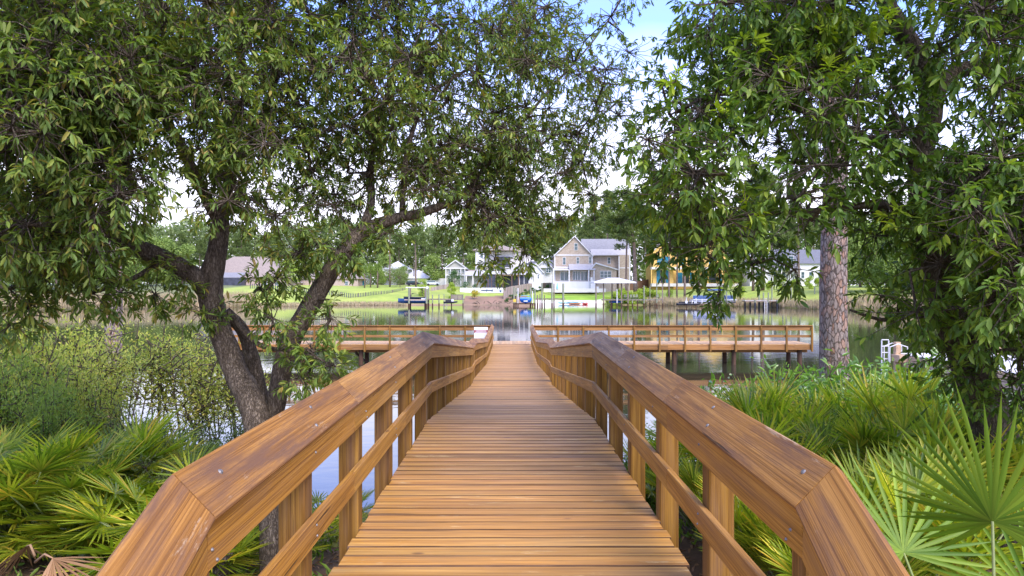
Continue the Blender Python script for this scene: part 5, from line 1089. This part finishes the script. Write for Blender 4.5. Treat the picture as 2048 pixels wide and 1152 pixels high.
for k, o in enumerate(hp): tree_mesh(o, 1.5, 1.7, 700, m_hedge, .16, 420 + k, trunk_h=.05, r=.04, lobes=8)
wh = [False] * 2; 
for k in range(13):
    px = 1013 + 7.4 * k; Y = 182 + 2.4 * k; x = X(px, Y); put(hp, wh, k, (x, Y - 1.2, gh(x, Y - 1.2)), random.uniform(.8, 1.2), random.uniform(0, 6), 'dark green hedge plant at the foot of the grey board fence', 'hedge plant', 'hedge plants along the grey fence')
yp = [proto('lime_shrub') for _ in range(2)]
for k, o in enumerate(yp): tree_mesh(o, 2.8, 3.0, 1300, m_bright, .26, 430 + k, trunk_h=.05, r=.05, lobes=10)
wy = [False] * 2; k = 0
for px, Y, s_ in [(1222,176,1.1),(1232,177,1.25),(1243,178,1.3),(1256,177,1.1),(1266,176,1.0),(1280,177,1.25),(1290,176,1.3),(1301,177,1.1),(1311,176,1.0),(1215,180,.8),(1340,180,.8),(1440,176,.9),(1480,172,.9),(1540,170,.9),(1565,170,1.0),(1590,169,.9),(1620,168,1.0),(1640,168,1.0)]:
    x = X(px, Y); put(yp, wy, k, (x, Y, gh(x, Y)), s_, random.uniform(0, 6), 'yellow-green shrub on the bank behind the right-hand docks', 'shrub', 'yellow-green shrubs behind the docks'); k += 1
# cabbage palms
for px, Y, hh, lab in ((729, 205, 6.6, 'short cabbage palm left of the pair by the green bin'), (755, 207, 7.4, 'taller cabbage palm before the small rounded tree'), (741, 209, 6.4, 'cabbage palm between its two neighbours on the left lawn')):
    x = X(px, Y); o = empty('palm_tree', (x, Y, gh(x, Y)), lab, 'palm tree'); m = MB(); m.tube([(0, 0, -.2), (.05, 0, hh * .5), (0, 0, hh * .82)], [.22, .18, .16], 8); m.build('trunk', m_fbark, o, True)
    n_ = 420; d = norm(rng.normal(size=(n_, 3)) + np.array([0, 0, .1])); leaves('crown', m_broad, np.array([0, 0, hh * .85]) + d * rng.uniform(.2, .9, (n_, 1)), norm(d + np.array([0, 0, -.25])), rnd_dirs(n_), rng.uniform(.5, 1.0, n_), .13, o, tv=SM_V, tf=SM_F)
# far wood behind everything: one mass
n_ = 120000; px = rng.uniform(-300, 2350, n_); Yv = rng.uniform(272, 300, n_); top = np.interp(px, [-300, 500, 1050, 1150, 1300, 2350], [24, 26, 27, 30, 30, 30]) + 2.0 * np.sin(px * .021) + 1.5 * np.sin(px * .067 + 1); zz = 4 + top * rng.random(n_) ** .7
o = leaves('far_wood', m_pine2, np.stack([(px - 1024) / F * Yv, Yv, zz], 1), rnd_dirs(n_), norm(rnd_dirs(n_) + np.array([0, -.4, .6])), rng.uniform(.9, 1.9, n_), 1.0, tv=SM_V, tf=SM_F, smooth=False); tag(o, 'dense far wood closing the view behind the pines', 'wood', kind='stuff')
# reeds along the far shore
def reeds(label, x0, x1, n_, hmin, hmax, dmin=-1, dmax=5):
    xs = rng.uniform(x0, x1, n_); ys = np.array([far_edge(a) for a in xs]) + rng.uniform(dmin, dmax, n_); zs2 = np.array([max(gh(a, b), 0) for a, b in zip(xs, ys)]) - .1
    o = leaves('reeds', m_reed, np.stack([xs, ys, zs2], 1), norm(rng.normal(size=(n_, 3)) * .12 + np.array([0, 0, 1])), norm(rng.normal(size=(n_, 3)) + np.array([0, -1, 0])), rng.uniform(hmin, hmax, n_), .13, tv=SM_V, tf=SM_F, smooth=False); tag(o, label, 'reeds', kind='stuff')
reeds('tan marsh reeds on the far left shore', -105, -62, 9000, 1.6, 2.8, -1, 8)
reeds('short grassy fringe at the water left of the wake boat', -62, -27, 3500, .4, .9, -.5, 3)
reeds('tan marsh grass between the boathouse and the long right dock', 34, 66, 6500, 1.0, 2.0, -1, 5)
reeds('tan marsh reeds on the far right shore', 66, 120, 9000, 1.4, 2.4, -1, 8)
# driftwood and roots on the muddy bank
db = empty('driftwood', (X(985, 177), 177, .2), 'tangle of dark roots and driftwood on the muddy bank', 'driftwood'); 
for k in range(16):
    m = MB(); a = Vector((random.uniform(-4.2, 4.2), random.uniform(-.8, .8), random.uniform(0, .5))); b_ = a + Vector((random.uniform(-1.6, 1.6), random.uniform(-.3, .3), random.uniform(-.1, .6))); m.tube([a, (a + b_) / 2 + Vector((0, 0, .2)), b_], [.1, .08, .03], 6); m.build('root', m_bark, db)
# parked vehicles and bin far off
def van(px, Y, mat, lab, s=1.0):
    x = X(px, Y); o = empty('parked_car', (x, Y, gh(x, Y)), lab, 'car'); m = MB(); m.prism([(-2.3, .45), (2.3, .45), (2.3, 1.0), (1.3, 1.1), (.8, 1.65), (-2.0, 1.7), (-2.3, 1.1)], -.9, .9); m.build('body', mat, o)
    m = MB(); m.prism([(1.1, 1.12), (.7, 1.58), (-1.8, 1.6), (-1.9, 1.12)], -.91, .91); m.build('window', m_glass, o)
    for q in (-1.5, 1.5):
        for yy in (-.93, .7): m = MB(); m.cyl((q, yy, .38), (q, yy + .2, .38), .38, .38, 14); m.build('wheel', m_black, o)
van(827, 226, m_black, 'dark car parked under the trees by the white metal roofs'); van(866, 228, m_gel, 'white pickup-sized car parked near the white garage')
x = X(725, 222); o = empty('wheelie_bin', (x, 222, gh(x, 222)), 'dark green bin beside the low brick house', 'bin'); m = MB(); m.box(-.6, .6, -.5, .5, .1, 1.5); m.build('body', m_teal, o); m = MB(); m.box(-.66, .66, -.56, .56, 1.505, 1.62); m.build('lid', m_hedge, o)
x = X(1113, 199.2); o = empty('patio_umbrella', (x, 196, 3.3), 'closed blue-grey umbrella on the white porch terrace', 'umbrella'); m = MB(); m.cyl((0, 0, 0), (0, 0, 2.6), .04, .04, 8); m.build('pole', m_alu, o); m = MB(); m.cyl((0, 0, .9), (0, 0, 2.5), .32, .08, 10); m.build('canopy', m_cyan, o)
